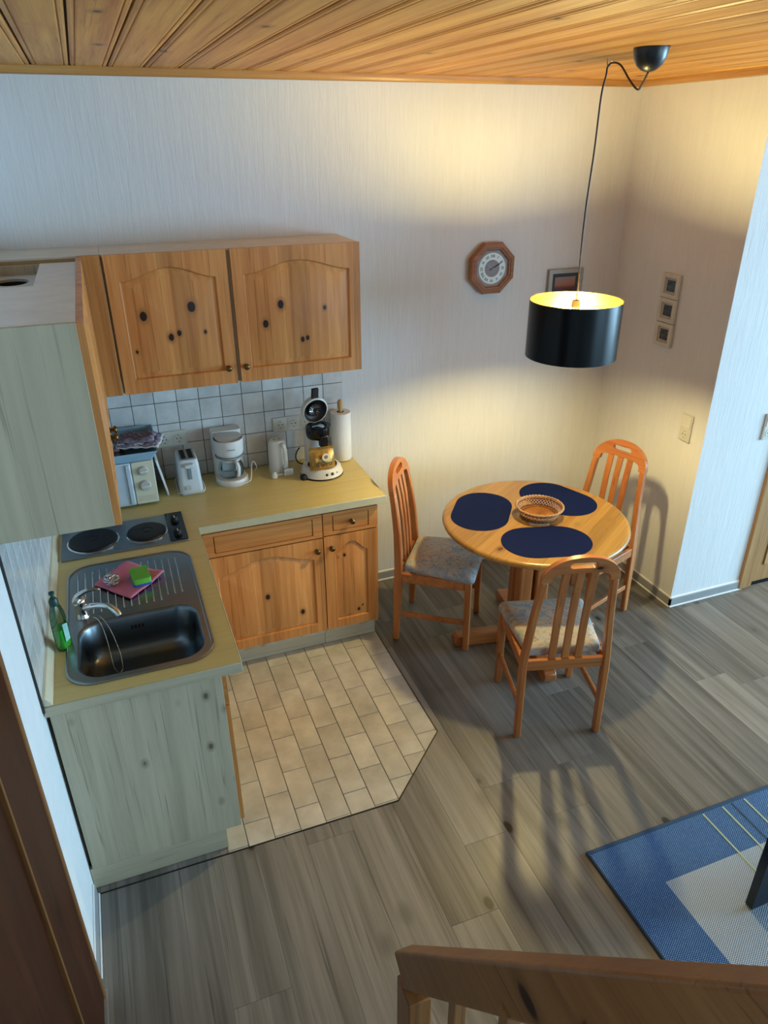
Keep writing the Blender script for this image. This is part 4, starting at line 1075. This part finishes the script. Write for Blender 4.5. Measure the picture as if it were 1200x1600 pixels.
MB().tube(smooth_path(cab), .0034, 8).obj('cable', M_blackmt, lp_, smooth=60)
MB().lathe([(.058, 0), (.058, -.006), (.054, -.030), (.042, -.052), (.024, -.066), (.008, -.070)], 36, c=(CX, CY, ht-.0005)).obj('ceiling_canopy', plain('canopy_black', '0c0d10', .35), lp_, smooth=60)
MB().tube([(.022, .004, ht+.004), (.022, .004, ht-.022), (.022, -.006, ht-.030), (.022, -.014, ht-.024), (.026, -.016, ht-.010)], .0022, 6).obj('hook', M_steel, lp_, smooth=60)

# ------------------------------------------------------------------ on the walls
ck = thing('wall_clock', 'octagonal wooden wall clock with roman numerals', 'clock', (2.400, -.003, 1.860))
def octa(r): return [(r/cos(pi/8)*cos(pi/8+i*pi/4), r/cos(pi/8)*sin(pi/8+i*pi/4)) for i in range(8)]
def ring8(mb, steps):
    mb.loft([[(x, -y, z) for x, z in octa(r)] for r, y in steps], False, False); return mb
M_ckw = wood('clock_wood', '7d4f35', 'a3704f', 'x', rough=.4, fine=30)
ring8(MB(), [(.128, 0), (.133, .012), (.133, .030), (.127, .040), (.108, .044), (.104, .038), (.100, .038), (.097, .030), (.091, .028)]).obj('frame', M_ckw, ck)
MB().prism(octa(.1275), .0, .006, tf=lambda u, v, h: (u, -h, v)).obj('back_board', M_ckw, ck)
MB().prism(octa(.0925), .0245, .0265, tf=lambda u, v, h: (u, -h, v)).obj('dial_ground', plain('clock_ground', '8b8487', .5), ck)
tfy = lambda a, b, c: (a, -c, b)
dl = MB().lathe([(.081, .0266), (.081, .0276)], 64, tf=tfy).obj('dial', plain('clock_dial', 'd3dbd6', .4, mottled=0), ck)
MB().lathe([(.045, .0276), (.045, .0284)], 48, tf=tfy).obj('dial_centre', plain('clock_centre', '837a80', .5, mottled=.1), ck)
M_ckink = plain('clock_ink', '2b3335', .5, mottled=0)
for i, s_ in enumerate(['XII', 'I', 'II', 'III', 'IV', 'V', 'VI', 'VII', 'VIII', 'IX', 'X', 'XI']):
    a = radians(90-30*i); r = .0635
    Mx = Matrix.Translation((r*cos(a), -.0279, r*sin(a))) @ Matrix.Rotation(radians(90), 4, 'X') @ Matrix.Rotation(a-pi/2, 4, 'Z')
    lettering('numeral', s_, .022, M_ckink, ck, Mx)
def hand(name, ang, L, tail, w, y, mat):
    a = radians(90-ang); d = Vector((cos(a), 0, sin(a))); n = Vector((-sin(a), 0, cos(a)))
    P = [-d*tail-n*w*.35, -d*tail+n*w*.35, n*w*.6+d*L*.6, d*L, -n*w*.6+d*L*.6]
    MB().loft([[(p.x, -y, p.z) for p in P], [(p.x, -y-.0008, p.z) for p in P]]).obj(name, mat, ck)
hand('hour_hand', 303, .048, .012, .005, .0300, plain('hand_grey', '8b8d8a', .4))
hand('minute_hand', 62, .070, .018, .005, .0315, M_blackmt)
MB().lathe([(.004, .0284), (.004, .034)], 14, tf=tfy).obj('pin', M_brass, ck)

def picture(name, label, loc, rotz, w, h, fw, frame, mat_, img, group=None, mw=.0, tilt=0):
    t = thing(name, label, 'picture', loc, rotz, group)
    t.rotation_euler = (0, tilt, rotz) if rotz == 0 else (tilt, 0, rotz)
    tf = lambda u, v, hh: (u, -hh, v)
    o_ = [(-w/2, -h/2), (w/2, -h/2), (w/2, h/2), (-w/2, h/2)]
    i_ = [(u*(1-2*fw/w), v*(1-2*fw/h)) for u, v in o_]
    MB().prism(o_, 0, .018, holes=[i_], tf=tf).obj('frame', frame, t, bevel=.003)
    MB().prism(o_ and [(u*.995, v*.995) for u, v in i_], .002, .008, tf=tf).obj('mat_board', mat_, t)
    k = mw or w*.12
    j_ = [(u*(1-2*k/(w-2*fw)), v*(1-2*k/(h-2*fw))) for u, v in i_]
    MB().prism(j_, .0082, .009, tf=tf).obj('photo_print', img, t)
    return t
def sunset():
    t = NT('sunset_print'); tc = t.n('ShaderNodeTexCoord'); sp_ = t.n('ShaderNodeSeparateXYZ'); t.l(tc.outputs['Object'], sp_.inputs[0])
    nz = t.noise(t.coord((4, 1, 30)), 1, 3)
    v = t.math('ADD', t.rng(sp_.outputs[2], -.09, .07), t.math('MULTIPLY', t.math('SUBTRACT', nz, .5), .12))
    t.col(t.ramp(v, [(.0, lin('1a0d0a')), (.5, lin('2a130c')), (.62, lin('5a2a17')), (.72, lin('9a5a38')), (1.0, lin('8a7a78'))])); t.set(Roughness=.3); MATS['sunset_print'] = t.m; return t.m
def greyphoto(name, a, b, c, sc):
    t = NT(name); nz = t.noise(t.coord((1, 1, 2.5)), sc, 4, .6, .6)
    t.col(t.ramp(nz, [(.3, lin(a)), (.5, lin(b)), (.7, lin(c))])); t.set(Roughness=.3); MATS[name] = t.m; return t.m
M_frame = plain('frame_silver_grey', '9b958c', .45, .3); M_frw = plain('frame_white', 'c6c0b4', .45)
picture('picture_frame', 'grey framed sunset picture behind the lamp shade', (2.889, -.002, 1.715), 0, .228, .228, .026, M_frame, plain('mat_dark', '3c3b40', .7), sunset(), mw=.020)
for i, (z, nm, a, b, c, yy) in enumerate(((1.783, 'topmost', '1d2a33', '42525c', '6d7a80', -.476), (1.655, 'middle', '17181a', '33343a', '5a5d62', -.479), (1.527, 'lowest', '141417', '2c2b30', '77767a', -.482))):
    picture('picture_frame', 'small white framed photograph, %s of the column of three' % nm, (XR-.002, yy, z), -pi/2, .130, .126, .022, M_frw, plain('mat_pale', 'b7b0a2', .7), greyphoto('photo_%s' % nm, a, b, c, 30), 'three small framed photographs in a column', mw=.012)

def switch_plate(label, loc, rotz):
    t = thing('switch_socket', label, 'switch', loc, rotz)
    MB().box(-.0405, .0405, -.010, 0, -.0755, .0755).obj('cover_frame', M_socket, t, bevel=.003)
    MB().box(-.033, .033, -.0135, -.0098, .0035, .0685).obj('rocker', plain('rocker_white', 'd2cfc6', .35), t, bevel=.002)
    MB().box(-.033, .033, -.0112, -.0098, -.0685, -.0035).obj('insert_plate', M_socket, t, bevel=.001)
    socket_face(t, 0, -.036, -.0114)
switch_plate('light switch above socket on the yellow-lit dining corner wall', (XR-.001, -.770, 1.082), -pi/2)
switch_plate('light switch above socket on the passage wall beside the door', (3.692, YP-.001, 1.077), 0)

# ------------------------------------------------------------------ rug and coffee table
def rugmat():
    t = NT('rug_weave'); tc = t.n('ShaderNodeTexCoord'); sp_ = t.n('ShaderNodeSeparateXYZ'); t.l(tc.outputs['Object'], sp_.inputs[0])
    X, Y = sp_.outputs[0], sp_.outputs[1]
    inx = t.math('MULTIPLY', t.math('GREATER_THAN', X, .200), t.math('LESS_THAN', X, 1.40))
    iny = t.math('MULTIPLY', t.math('LESS_THAN', Y, -.212), t.math('GREATER_THAN', Y, -2.09))
    ins = t.math('MULTIPLY', inx, iny)
    wx = t.math('SINE', t.math('MULTIPLY', X, 2*pi/.0115)); wy = t.math('SINE', t.math('MULTIPLY', Y, 2*pi/.0075))
    wv = t.math('MULTIPLY', wx, wy)
    fine = t.noise(t.coord((1, 1, 1)), 90, 2)
    dot = t.math('GREATER_THAN', t.math('ADD', wv, t.math('MULTIPLY', fine, .5)), .72)
    blue = t.mix(t.math('MULTIPLY', dot, .8), lin('0d4288'), lin('8cc2f4'))
    grey = t.mix(t.rng(wv, -.6, .6, 0, 1), lin('5c6a80'), lin('ccdcf2'))
    t.col(t.mix(ins, blue, grey)); t.set(Roughness=.75); t.bump(wv, .4, .003)
    MATS['rug'] = t.m; return t.m
rg = thing('rug', 'flat woven rug with dark blue border and grey field', 'rug', (1.799, -2.155, 0))
MB().prism([(0, -2.3), (1.6, -2.3), (1.6, 0), (0, 0)], -.0015, .007).obj('woven_field', rugmat(), rg, bevel=.002)
M_bind = plain('rug_binding', '24456e', .8)
MB().box(-.004, 1.604, -.014, .004, -.0015, .0082).obj('binding', M_bind, rg, bevel=.003)
MB().box(-.004, .008, -2.304, -.014, -.0015, .0080).obj('binding', plain('rug_binding_edge', '1a2b45', .8), rg, bevel=.003)
M_line = plain('rug_line_cream', 'a9bba6', .7)
for x, m_, l in ((.552, M_line, .9), (.654, M_line, .9), (.704, M_bind, .9), (.769, M_line, .9)):
    MB().box(x-.004, x+.004, -l, -.018, .0068, .0080).obj('stripe', m_, rg)
ctb = thing('coffee_table', 'dark blue-black low table standing on the rug', 'coffee table', (2.207, -2.540, .0082))
M_ct = plain('table_black_lacquer', '0a0f1a', .25, mottled=0)
for y in (0, -.62): MB().box(0, .62, y-.031, y, .006, .392).obj('side_panel', M_ct, ctb, bevel=.0015)
for y in (0, -.62): MB().box(.002, .618, y-.029, y-.002, 0, .0055).obj('foot_strip', plain('foot_grey', '8a8a86', .6), ctb)
MB().box(0, .62, -.651, 0, .3925, .430).obj('table_top', M_ct, ctb, bevel=.0015)

# ------------------------------------------------------------------ stair railing
st = thing('stair_railing', 'pine stair railing with sloping handrail and square balusters', 'railing', (.8235, -2.662, 0))
dv = Vector((.0256, -.574, .818)); dv.normalize(); upv = Vector((0, .818, .574))
P0 = Vector((.797, -2.662, .731))-Vector((.8235, -2.662, 0))
C0 = P0+Vector((.0265, 0, 0))-upv*.0435
MB().bar([C0-dv*.035, C0+dv*.02, C0+dv*1.0, C0+dv*2.05], .053, .087, side=(1, 0, 0)).obj('handrail', M_rail, st, bevel=.007, seg=3)
M_railz = wood('railing_pine_post', '7d4c28', '9c6a3e', 'z', rnd_knots=3.4, gap=.12, rough=.4, coat=.2, knotcol='2a130a')
MB().box(-.030, .030, -.090, -.010, .002, .655).obj('newel_post', M_railz, st, bevel=.004)
for i in range(6):
    y = -.262-.172*i; zt = .731+(-y)*1.425-.125; zb_ = max(.02, zt-.78)
    MB().box(-.014, .014, y-.014, y+.014, zb_, zt).obj('baluster', M_railz, st, bevel=.003)
MB().bar([(0, -.06, .02), (0, -1.25, 1.715)], .030, .16, side=(1, 0, 0)).obj('stringer', M_rail, st, bevel=.003)
